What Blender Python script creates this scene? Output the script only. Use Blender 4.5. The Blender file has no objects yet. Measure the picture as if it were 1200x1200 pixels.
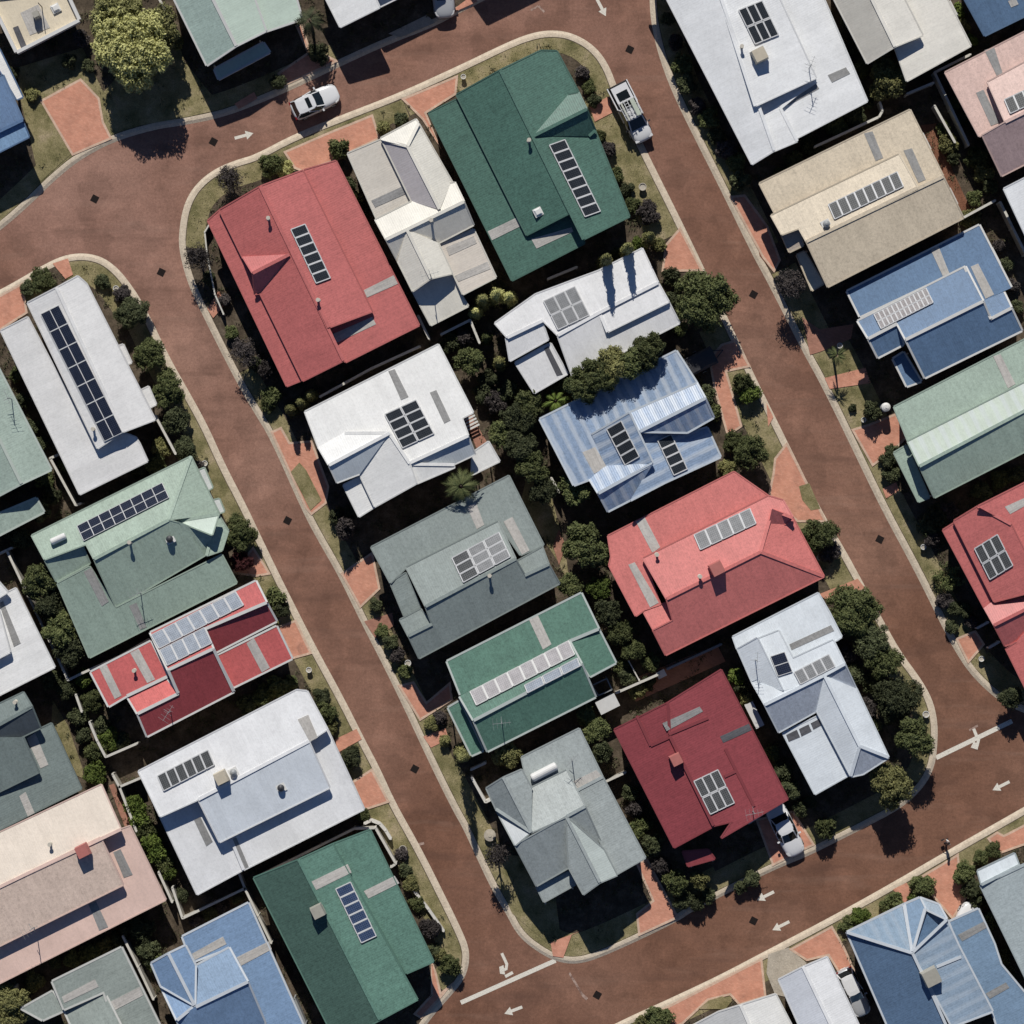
import bpy, bmesh, math, random
from mathutils import Vector, Matrix
import numpy as np
random.seed(7); rng = np.random.default_rng(7)
S = bpy.context.scene
COL = S.collection
PX = 14.0            # plan scale: plan units per metre
H = 220.0            # height of the drone
BASE = 0.10          # level of the lots above the road

def W(x, y, z=0.0):
    k = (H - z) / H
    return Vector(((x - 600) / PX * k, (600 - y) / PX * k, z))

def lin(c): 
    c /= 255.0
    return c / 12.92 if c <= 0.04045 else ((c + 0.055) / 1.055) ** 2.4
ILL = 0.81
def C(r, g, b, k=ILL):
    c = [lin(v) / k for v in (r, g, b)]
    y = .3 * c[0] + .55 * c[1] + .15 * c[2]
    red = r > g * 1.3
    d = .16 if red else (.36 if b > r * 1.25 else .32)          # the paint films are chalky: pull them towards grey
    k2 = (1.22, 1.17, 1.12) if red else ((1.06,) * 3 if min(c) > .6 else (1, 1, 1))
    return tuple(min(.89, (v + (y - v) * d) * q) for v, q in zip(c, k2))

# ------------------------------------------------------------------ materials
def mat_new(name):
    m = bpy.data.materials.new(name); m.use_nodes = True
    nt = m.node_tree
    return m, nt, nt.nodes['Principled BSDF']
def noise(nt, scale, detail=4, rough=.6, vec=None, dist=0.0):
    n = nt.nodes.new('ShaderNodeTexNoise'); n.inputs['Scale'].default_value = scale
    n.inputs['Detail'].default_value = detail; n.inputs['Roughness'].default_value = rough
    n.inputs['Distortion'].default_value = dist
    if vec is not None: nt.links.new(vec, n.inputs['Vector'])
    return n.outputs['Fac']
def ramp(nt, fac, stops):
    r = nt.nodes.new('ShaderNodeValToRGB'); e = r.color_ramp.elements
    while len(e) < len(stops): e.new(0.5)
    for i, (p, c) in enumerate(stops):
        e[i].position = p; e[i].color = (*c, 1) if len(c) == 3 else c
    nt.links.new(fac, r.inputs['Fac']); return r.outputs['Color']
def mix(nt, fac, a, b, mode='MIX'):
    m = nt.nodes.new('ShaderNodeMix'); m.data_type = 'RGBA'; m.blend_type = mode
    for sock, v in ((m.inputs[0], fac), (m.inputs[6], a), (m.inputs[7], b)):
        if isinstance(v, (int, float)): sock.default_value = v
        elif isinstance(v, tuple): sock.default_value = (*v, 1)
        else: nt.links.new(v, sock)
    return m.outputs[2]
def bump(nt, b, height, strength=.3, dist=.02):
    n = nt.nodes.new('ShaderNodeBump'); n.inputs['Strength'].default_value = strength
    n.inputs['Distance'].default_value = dist
    nt.links.new(height, n.inputs['Height']); nt.links.new(n.outputs[0], b.inputs['Normal'])
def objvec(nt):
    return nt.nodes.new('ShaderNodeTexCoord').outputs['Object']
def genpos(nt):
    return nt.nodes.new('ShaderNodeNewGeometry').outputs['Position']
def g3(v): return (v, v, v)

_plain = {}
def plain(name, col, rough=.6, metal=0.0, var=.18, scale=3.0):
    if name in _plain: return _plain[name]
    m, nt, b = mat_new(name)
    f = noise(nt, scale, 5, .7, genpos(nt))
    c = mix(nt, 1.0, col, ramp(nt, f, [(.3, g3(1 - var)), (.7, g3(1.0))]), 'MULTIPLY')
    nt.links.new(c, b.inputs['Base Color'])
    b.inputs['Roughness'].default_value = rough; b.inputs['Metallic'].default_value = metal
    _plain[name] = m; return m

def metal_roof(name, col, rough=.5, grime=.14, streak=.10, metal=0.0, rib=.12, sheet=.035, sheen_band=0.0):
    """ribbed sheet steel: ribs and sheet laps run down the slope (uv in metres), speckled ageing and run-off streaks"""
    m, nt, b = mat_new(name)
    if min(col) > .5: grime, streak = grime * .45, streak * .5
    uv = nt.nodes.new('ShaderNodeUVMap').outputs['UV']
    sep = nt.nodes.new('ShaderNodeSeparateXYZ'); nt.links.new(uv, sep.inputs[0])
    # ribs
    w = nt.nodes.new('ShaderNodeMath'); w.operation = 'MULTIPLY'; w.inputs[1].default_value = 2 * math.pi / .19
    nt.links.new(sep.outputs[0], w.inputs[0])
    s = nt.nodes.new('ShaderNodeMath'); s.operation = 'SINE'; nt.links.new(w.outputs[0], s.inputs[0])
    # sheets 0.76 m wide, each a little different
    fl = nt.nodes.new('ShaderNodeMath'); fl.operation = 'MULTIPLY'; fl.inputs[1].default_value = 1 / .76
    nt.links.new(sep.outputs[0], fl.inputs[0])
    f2 = nt.nodes.new('ShaderNodeMath'); f2.operation = 'FLOOR'; nt.links.new(fl.outputs[0], f2.inputs[0])
    wn = nt.nodes.new('ShaderNodeTexWhiteNoise'); wn.noise_dimensions = '1D'; nt.links.new(f2.outputs[0], wn.inputs['W'])
    # streaks: noise stretched down the slope
    mp = nt.nodes.new('ShaderNodeMapping'); mp.inputs['Scale'].default_value = (3.2, .35, 1)
    nt.links.new(uv, mp.inputs['Vector'])
    st = noise(nt, 1.0, 5, .65, mp.outputs[0])
    sp = noise(nt, 4.2, 7, .9, genpos(nt))
    bl = noise(nt, .45, 4, .6, genpos(nt))
    c = mix(nt, 1.0, col, ramp(nt, sp, [(.36, g3(1 - grime * 1.5)), (.5, g3(1.0)), (.64, g3(1 + grime * .9))]), 'MULTIPLY')
    c = mix(nt, 1.0, c, ramp(nt, st, [(.33, g3(1 - streak)), (.6, g3(1.0))]), 'MULTIPLY')
    c = mix(nt, 1.0, c, ramp(nt, bl, [(.35, g3(.93)), (.65, g3(1.04))]), 'MULTIPLY')
    c = mix(nt, 1.0, c, ramp(nt, wn.outputs['Value'], [(0, g3(1 - sheet)), (1, g3(1 + sheet * .7))]), 'MULTIPLY')
    if sheen_band:      # shine painted as broad bright stripes down the sheets, broken up along their length
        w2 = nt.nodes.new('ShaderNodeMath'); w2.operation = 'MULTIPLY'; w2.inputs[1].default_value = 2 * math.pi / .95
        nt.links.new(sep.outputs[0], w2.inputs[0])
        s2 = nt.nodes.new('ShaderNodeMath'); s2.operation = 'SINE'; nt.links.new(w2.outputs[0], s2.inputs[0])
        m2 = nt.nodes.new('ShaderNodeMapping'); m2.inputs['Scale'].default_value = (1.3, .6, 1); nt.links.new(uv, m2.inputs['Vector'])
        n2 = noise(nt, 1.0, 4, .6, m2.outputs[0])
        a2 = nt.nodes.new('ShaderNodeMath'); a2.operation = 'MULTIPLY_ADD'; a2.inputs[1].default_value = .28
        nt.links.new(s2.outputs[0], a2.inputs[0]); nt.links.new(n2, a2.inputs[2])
        c = mix(nt, ramp(nt, a2.outputs[0], [(.42, g3(0)), (.75, g3(sheen_band))]), c, (.62, .66, .70))
    nt.links.new(c, b.inputs['Base Color'])
    b.inputs['Roughness'].default_value = rough; b.inputs['Metallic'].default_value = metal
    bump(nt, b, s.outputs[0], rib, .012)
    return m

def leaf_mat(name, col, col2, spread=.5):
    m, nt, b = mat_new(name)
    f = noise(nt, 2.4, 4, .6, genpos(nt))
    oi = nt.nodes.new('ShaderNodeObjectInfo')
    c = ramp(nt, f, [(.32, col), (.68, col2)])
    c = mix(nt, 1.0, c, ramp(nt, oi.outputs['Random'], [(0, g3(.62)), (1, g3(1.32))]), 'MULTIPLY')
    sp = noise(nt, 14, 2, .5, genpos(nt))
    c = mix(nt, 1.0, c, ramp(nt, sp, [(.3, g3(.7)), (.7, g3(1.25))]), 'MULTIPLY')
    nt.links.new(c, b.inputs['Base Color'])
    b.inputs['Roughness'].default_value = .75
    b.inputs['Specular IOR Level'].default_value = .2
    return m

def ground_mat(name, stops, scale=.5, speck=.35, rough=.95, sscale=7.0):
    m, nt, b = mat_new(name)
    p = genpos(nt)
    a = noise(nt, scale, 8, .68, p)
    c = ramp(nt, a, stops)
    s = noise(nt, sscale, 5, .75, p)
    c = mix(nt, 1.0, c, ramp(nt, s, [(.3, g3(1 - speck)), (.7, g3(1 + speck * .6))]), 'MULTIPLY')
    nt.links.new(c, b.inputs['Base Color']); b.inputs['Roughness'].default_value = rough
    b.inputs['Specular IOR Level'].default_value = .15
    bump(nt, b, s, .6, .05)
    return m

def road_mat():
    m, nt, b = mat_new('red_asphalt')
    p = genpos(nt)
    big = noise(nt, .055, 3, .5, p)
    c = ramp(nt, big, [(.36, (.230, .115, .077)), (.5, (.270, .142, .100)), (.66, (.325, .180, .130))])
    sx = nt.nodes.new('ShaderNodeSeparateXYZ'); nt.links.new(p, sx.inputs[0])
    dd = nt.nodes.new('ShaderNodeMath'); dd.operation = 'SUBTRACT'; nt.links.new(sx.outputs[1], dd.inputs[0]); nt.links.new(sx.outputs[0], dd.inputs[1])
    mr = nt.nodes.new('ShaderNodeMapRange'); mr.inputs[1].default_value = -62; mr.inputs[2].default_value = 62; nt.links.new(dd.outputs[0], mr.inputs[0])
    c = mix(nt, 1.0, c, ramp(nt, mr.outputs[0], [(.05, (.84, .81, .76)), (.5, (1, 1, 1)), (.95, (1.22, 1.28, 1.36))]), 'MULTIPLY')   # paler towards the north-west
    med = noise(nt, .6, 6, .65, p)
    c = mix(nt, 1.0, c, ramp(nt, med, [(.3, g3(.84)), (.7, g3(1.10))]), 'MULTIPLY')
    fine = noise(nt, 4.6, 8, .95, p)
    c = mix(nt, 1.0, c, ramp(nt, fine, [(.36, g3(.66)), (.5, g3(1.0)), (.64, g3(1.34))]), 'MULTIPLY')
    v = nt.nodes.new('ShaderNodeTexVoronoi'); v.inputs['Scale'].default_value = 3.0; nt.links.new(p, v.inputs['Vector'])
    c = mix(nt, ramp(nt, v.outputs['Distance'], [(0, g3(.55)), (.09, g3(0))]), c, (.34, .23, .18))
    # oily wheel stains, long patches
    mp = nt.nodes.new('ShaderNodeMapping'); mp.inputs['Rotation'].default_value = (0, 0, math.radians(63)); mp.inputs['Scale'].default_value = (.09, .7, 1)
    nt.links.new(p, mp.inputs['Vector'])
    o = noise(nt, 1.0, 5, .6, mp.outputs[0])
    c = mix(nt, ramp(nt, o, [(.52, g3(0)), (.72, g3(.5))]), c, (.13, .070, .052))
    mp2 = nt.nodes.new('ShaderNodeMapping'); mp2.inputs['Rotation'].default_value = (0, 0, math.radians(-26)); mp2.inputs['Scale'].default_value = (.10, .8, 1)
    nt.links.new(p, mp2.inputs['Vector'])
    o2 = noise(nt, 1.0, 5, .65, mp2.outputs[0], .4)
    c = mix(nt, ramp(nt, o2, [(.55, g3(0)), (.74, g3(.18))]), c, (.40, .27, .21))
    pt = noise(nt, .30, 3, .5, p)
    c = mix(nt, 1.0, c, ramp(nt, pt, [(.42, g3(.88)), (.47, g3(1.0)), (.60, g3(1.0)), (.66, g3(1.12))]), 'MULTIPLY')
    nt.links.new(c, b.inputs['Base Color']); b.inputs['Roughness'].default_value = .92
    b.inputs['Specular IOR Level'].default_value = .2
    bump(nt, b, fine, .5, .02)
    return m

def paver_mat(name, c1, c2, mortar):
    m, nt, b = mat_new(name)
    p = genpos(nt)
    mp = nt.nodes.new('ShaderNodeMapping'); mp.inputs['Rotation'].default_value = (0, 0, math.radians(-26.6 + 45))
    nt.links.new(p, mp.inputs['Vector'])
    br = nt.nodes.new('ShaderNodeTexBrick'); nt.links.new(mp.outputs[0], br.inputs['Vector'])
    br.inputs['Scale'].default_value = 1.0; br.inputs['Brick Width'].default_value = .23; br.inputs['Row Height'].default_value = .115
    br.inputs['Mortar Size'].default_value = .006
    br.inputs['Color1'].default_value = (*c1, 1); br.inputs['Color2'].default_value = (*c2, 1); br.inputs['Mortar'].default_value = (*mortar, 1)
    a = noise(nt, 1.1, 6, .7, p)
    c = mix(nt, 1.0, br.outputs['Color'], ramp(nt, a, [(.3, g3(.78)), (.65, g3(1.08))]), 'MULTIPLY')
    st = noise(nt, .5, 5, .75, p, .6)
    c = mix(nt, ramp(nt, st, [(.60, g3(0)), (.75, g3(.5))]), c, (.16, .09, .07))
    nt.links.new(c, b.inputs['Base Color']); b.inputs['Roughness'].default_value = .9
    return m

def panel_mat(name, cell, line, rough=.22, spec=.5):
    m, nt, b = mat_new(name)
    uv = nt.nodes.new('ShaderNodeUVMap').outputs['UV']
    br = nt.nodes.new('ShaderNodeTexBrick'); nt.links.new(uv, br.inputs['Vector']); br.offset = 0
    br.inputs['Scale'].default_value = 1.0; br.inputs['Brick Width'].default_value = .166; br.inputs['Row Height'].default_value = .166
    br.inputs['Mortar Size'].default_value = .012
    br.inputs['Color1'].default_value = (*cell, 1); br.inputs['Color2'].default_value = tuple(v * 1.15 for v in cell) + (1,)
    br.inputs['Mortar'].default_value = (*line, 1)
    d = noise(nt, 2.0, 4, .6, genpos(nt))
    c = mix(nt, 1.0, br.outputs['Color'], ramp(nt, d, [(.3, g3(.85)), (.7, g3(1.15))]), 'MULTIPLY')
    nt.links.new(c, b.inputs['Base Color'])
    b.inputs['Roughness'].default_value = rough; b.inputs['Specular IOR Level'].default_value = spec
    return m

M = {}
M['road'] = road_mat()
M['soil'] = ground_mat('garden_soil', [(.3, (.055, .043, .032)), (.5, (.11, .085, .06)), (.7, (.19, .15, .11))], .9, .45)
M['lawn'] = ground_mat('lawn_turf', [(.30, (.125, .122, .052)), (.42, (.225, .20, .095)), (.55, (.34, .29, .155)), (.70, (.46, .37, .24))], .55, .5, sscale=11)
M['land'] = ground_mat('distant_land', [(.3, (.10, .10, .05)), (.7, (.22, .18, .11))], .2, .3)
M['mulch'] = ground_mat('red_mulch', [(.3, (.17, .075, .045)), (.7, (.34, .16, .10))], 1.2, .5)
M['concrete'] = ground_mat('pale_concrete', [(.3, (.42, .37, .30)), (.7, (.58, .52, .43))], 1.5, .25)
M['kerb'] = ground_mat('kerb_concrete', [(.3, (.60, .50, .385)), (.7, (.78, .665, .52))], 2.0, .25)
M['paver'] = paver_mat('salmon_pavers', (.72, .345, .235), (.63, .28, .185), (.54, .28, .20))
M['paver_dark'] = paver_mat('brown_pavers', (.46, .225, .16), (.38, .18, .125), (.32, .18, .13))
M['edging'] = paver_mat('pale_edging', (.74, .53, .40), (.66, .45, .33), (.55, .38, .28))
M['paint'] = ground_mat('road_paint', [(.30, (.50, .43, .36)), (.40, (.84, .79, .69))], 3.0, .25, sscale=10)
M['paint_worn'] = ground_mat('worn_road_paint', [(.40, (.22, .13, .10)), (.55, (.50, .36, .30))], 2.4, .3, sscale=10)
M['iron'] = plain('drain_iron', (.010, .005, .004), .95)
M['wall'] = plain('rendered_wall', (.30, .25, .20), .9)
M['brickwall'] = plain('brick_wall', (.36, .22, .16), .9)
M['glass'] = plain('window_glass', (.02, .025, .03), .08, 0, .1)
M['door'] = plain('door_paint', (.20, .12, .08), .5)
M['white'] = plain('white_paint', (.78, .77, .74), .5, 0, .1)
M['offwhite'] = plain('cream_paint', (.62, .57, .48), .6, 0, .14)
M['grey'] = plain('grey_metal', (.33, .34, .34), .5, 0, .15)
M['darkgrey'] = plain('dark_metal', (.05, .05, .055), .5)
M['alu'] = plain('aluminium', (.66, .66, .66), .5, 0, .1)
M['fence'] = plain('cream_fence', (.50, .47, .41), .7)
M['fencecap'] = plain('fence_capping', (.70, .67, .60), .6)
M['fencewall'] = plain('white_garden_wall', (.74, .71, .65), .7)
M['cooler'] = plain('cooler_beige', (.60, .53, .41), .6)
M['cooler_grey'] = plain('cooler_greybeige', (.42, .40, .34), .6)
M['cooler_red'] = plain('cooler_red', (.52, .18, .155), .6)
M['sky_pale'] = metal_roof('skylight_pale', (.56, .53, .49), .45, .16, .2)
M['sky_grey'] = metal_roof('skylight_grey', (.34, .335, .325), .4, .2, .2)
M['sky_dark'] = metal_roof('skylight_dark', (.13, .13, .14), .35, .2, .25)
M['p_dark'] = panel_mat('panel_dark', (.020, .024, .030), (.055, .06, .065))
M['p_navy'] = panel_mat('panel_navy', (.014, .019, .038), (.05, .06, .085))
M['p_blue'] = panel_mat('panel_blue', (.028, .05, .12), (.12, .15, .2))
M['p_grey'] = panel_mat('panel_grey', (.060, .064, .066), (.19, .19, .19), .3, .3)
M['p_glare'] = panel_mat('panel_glare', (.20, .205, .21), (.36, .36, .36), .4, .3)  # paler cells: glare put into the panel colour
M['p_tube'] = panel_mat('panel_tube', (.30, .275, .275), (.44, .42, .41), .5, .2)
M['p_pale'] = panel_mat('panel_pale', (.36, .34, .35), (.55, .53, .52), .4)
M['p_lblue'] = panel_mat('panel_lightblue', (.27, .31, .37), (.5, .52, .54), .3)
M['bark'] = plain('bark', (.13, .095, .07), .95, 0, .4, 8)
M['l_dark'] = leaf_mat('leaf_dark', (.040, .050, .024), (.105, .115, .055))
M['l_mid'] = leaf_mat('leaf_mid', (.058, .075, .027), (.155, .168, .066))
M['l_olive'] = leaf_mat('leaf_olive', (.11, .115, .045), (.28, .265, .105))
M['l_yellow'] = leaf_mat('leaf_yellow', (.26, .26, .085), (.60, .58, .25))
M['l_lush'] = leaf_mat('leaf_lush', (.075, .115, .022), (.17, .215, .05))
M['l_red'] = leaf_mat('leaf_red', (.055, .016, .018), (.10, .03, .03))
M['l_grey'] = leaf_mat('leaf_grey', (.045, .038, .038), (.095, .080, .074))
M['l_cover'] = leaf_mat('leaf_cover', (.05, .06, .028), (.15, .14, .075))
M['grass'] = leaf_mat('grass_blades', (.17, .17, .075), (.40, .35, .19))
M['carwhite'] = plain('car_white', (.78, .78, .79), .22, 0, .03)
M['carsilver'] = plain('car_silver', (.48, .49, .51), .3, .1, .05)
M['cargrey'] = plain('car_grey', (.14, .15, .165), .3, .3, .05)
M['carglass'] = plain('car_glass', (.012, .016, .018), .06, 0, .1)
M['tyre'] = plain('tyre', (.02, .02, .02), .9)
M['lamp'] = plain('headlamp', (.7, .7, .7), .1, 0, .05)
M['taillamp'] = plain('taillamp', (.22, .015, .015), .2, 0, .05)
M['plastic'] = plain('black_plastic', (.025, .025, .027), .6)
M['skin'] = plain('skin', (.45, .26, .18), .6, 0, .05)
M['shirt'] = plain('white_shirt', (.75, .75, .72), .9, 0, .08)
M['trousers'] = plain('dark_trousers', (.02, .022, .03), .9, 0, .1)
M['hair'] = plain('dark_hair', (.015, .011, .009), .7, 0, .2)
M['terracotta'] = plain('terracotta', (.42, .18, .11), .8)
M['stone'] = plain('pale_stone', (.55, .50, .42), .9, 0, .3)

# ------------------------------------------------------------------ object helpers
def mesh_obj(name, verts, faces, mats, parent=None, midx=None, smooth=False, uvs=None):
    me = bpy.data.meshes.new(name)
    me.from_pydata([tuple(v) for v in verts], [], faces)
    for m in (mats if isinstance(mats, (list, tuple)) else [mats]): me.materials.append(m)
    if midx is not None: me.polygons.foreach_set('material_index', midx)
    if smooth: me.polygons.foreach_set('use_smooth', [True] * len(me.polygons))
    if uvs is not None:
        ul = me.uv_layers.new(name='UVMap')
        i = 0
        for p, fu in zip(me.polygons, uvs):
            for k, li in enumerate(p.loop_indices): ul.data[li].uv = fu[k]
    me.update()
    o = bpy.data.objects.new(name, me); COL.objects.link(o)
    if parent is not None:
        o.parent = parent
        o.matrix_parent_inverse = parent.matrix_basis.inverted()
    return o
def empty(name, loc=(0, 0, 0), rz=0.0):
    o = bpy.data.objects.new(name, None); COL.objects.link(o)
    o.location = loc; o.rotation_euler = (0, 0, rz); o.empty_display_size = .3
    return o
def tag(o, label=None, cat=None, group=None, kind=None):
    if label: o['label'] = label
    if cat: o['category'] = cat
    if group: o['group'] = group
    if kind: o['kind'] = kind
    return o
class MB:
    """collects shapes into one mesh"""
    def __init__(s): s.v = []; s.f = []; s.m = []; s.u = []
    def face(s, pts, mi=0, uv=None):
        n = len(s.v); s.v += [Vector(p) for p in pts]; s.f.append(tuple(range(n, n + len(pts)))); s.m.append(mi)
        s.u.append(uv or [(p[0], p[1]) for p in pts])
    def prism(s, bot, top, mi=0, cap=True):
        k = len(bot)
        for i in range(k):
            j = (i + 1) % k
            s.face([bot[i], bot[j], top[j], top[i]], mi)
        if cap: s.face(top, mi); s.face(bot[::-1], mi)
    def box(s, c, sz, rz=0.0, mi=0, taper=1.0):
        cx, cy, cz = c; a, b, h = sz[0] / 2, sz[1] / 2, sz[2]
        co, si = math.cos(rz), math.sin(rz)
        R = lambda x, y: (cx + x * co - y * si, cy + x * si + y * co)
        q = [(-a, -b), (a, -b), (a, b), (-a, b)]
        s.prism([(*R(x, y), cz) for x, y in q], [(*R(x * taper, y * taper), cz + h) for x, y in q], mi)
    def bar(s, p, q, w, h=None, mi=0):
        p = Vector(p); q = Vector(q); h = h or w; d = q - p
        if d.length < 1e-5: return
        d.normalize(); up = Vector((0, 0, 1)) if abs(d.z) < .95 else Vector((1, 0, 0))
        sd = d.cross(up).normalized(); u2 = sd.cross(d).normalized()
        f = [sd * w / 2 * a + u2 * h / 2 * b for a, b in ((-1, -1), (1, -1), (1, 1), (-1, 1))]
        s.prism([p + e for e in f], [q + e for e in f], mi)
    def cyl(s, c, r, h, n=14, r2=None, mi=0):
        r2 = r if r2 is None else r2
        a = [2 * math.pi * i / n for i in range(n)]
        s.prism([(c[0] + r * math.cos(t), c[1] + r * math.sin(t), c[2]) for t in a],
                [(c[0] + r2 * math.cos(t), c[1] + r2 * math.sin(t), c[2] + h) for t in a], mi)
    def build(s, name, mats, parent=None, smooth=False, uv=False):
        return mesh_obj(name, s.v, s.f, mats, parent, s.m, smooth, s.u if uv else None)

def inside(x, y, poly):
    c = False; n = len(poly); j = n - 1
    for i in range(n):
        xi, yi = poly[i]; xj, yj = poly[j]
        if (yi > y) != (yj > y) and x < (xj - xi) * (y - yi) / (yj - yi) + xi: c = not c
        j = i
    return c
def area(poly):
    return .5 * sum(poly[i][0] * poly[(i + 1) % len(poly)][1] - poly[(i + 1) % len(poly)][0] * poly[i][1] for i in range(len(poly)))
def offset(poly, d):
    """grow (d>0) or shrink (d<0) a polygon in plan"""
    n = len(poly); sg = 1 if area(poly) > 0 else -1; out = []
    for i in range(n):
        p0, p1, p2 = Vector(poly[i - 1]), Vector(poly[i]), Vector(poly[(i + 1) % n])
        a = (p1 - p0); b = (p2 - p1)
        if a.length < 1e-6 or b.length < 1e-6: out.append(tuple(p1)); continue
        a.normalize(); b.normalize()
        na = Vector((a.y, -a.x)) * sg; nb = Vector((b.y, -b.x)) * sg
        m = na + nb; k = max(.35, 1 + na.dot(nb))
        q = p1 + m * (d / k)
        out.append((q.x, q.y))
    return out
def flat_poly(name, poly, z, mat, smooth_pts=0, kind='structure'):
    """one sheet at height z from a plan polygon"""
    bm = bmesh.new()
    vs = [bm.verts.new(W(x, y, 0).to_2d().to_3d() + Vector((0, 0, z))) for x, y in poly]
    f = bm.faces.new(vs); f.normal_update()
    if f.normal.z < 0: f.normal_flip()
    bmesh.ops.triangulate(bm, faces=bm.faces[:])
    me = bpy.data.meshes.new(name); bm.to_mesh(me); bm.free(); me.materials.append(mat)
    o = bpy.data.objects.new(name, me); COL.objects.link(o)
    if kind: o['kind'] = kind
    return o
def chaikin(pts, it=2, closed=False):
    for _ in range(it):
        o = [] if closed else [pts[0]]
        n = len(pts)
        for i in range(n if closed else n - 1):
            a, b = pts[i], pts[(i + 1) % n]
            o += [(a[0] * .75 + b[0] * .25, a[1] * .75 + b[1] * .25), (a[0] * .25 + b[0] * .75, a[1] * .25 + b[1] * .75)]
        if not closed: o.append(pts[-1])
        pts = o
    return pts
def line_off(pts, d, closed=False):
    n = len(pts); out = []
    for i in range(n):
        p = Vector(pts[i])
        a = Vector(pts[i - 1]) if (i > 0 or closed) else p
        b = Vector(pts[(i + 1) % n]) if (i < n - 1 or closed) else p
        t = (b - a)
        if t.length < 1e-6: out.append(tuple(p)); continue
        t.normalize(); out.append((p.x - t.y * d, p.y + t.x * d))
    return out
# ------------------------------------------------------------------ houses
DIRS = {'N': (-.447, -.894), 'S': (.447, .894), 'E': (.894, -.447), 'W': (-.894, .447)}
T_ROOF = .13
class Plane:
    def __init__(s, d, pitch, ztop, pts):
        s.d = DIRS[d]; s.t = math.tan(math.radians(pitch)); s.z0 = ztop
        s.m = min(x * s.d[0] + y * s.d[1] for x, y in pts); s.pitch = pitch
    def z(s, x, y): return s.z0 - s.t * ((x * s.d[0] + y * s.d[1]) - s.m) / PX
    def uv(s, x, y):
        a = (x * s.d[0] + y * s.d[1]) / PX; b = (-x * s.d[1] + y * s.d[0]) / PX
        return (b, a)
HOUSE_POLYS = []

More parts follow.
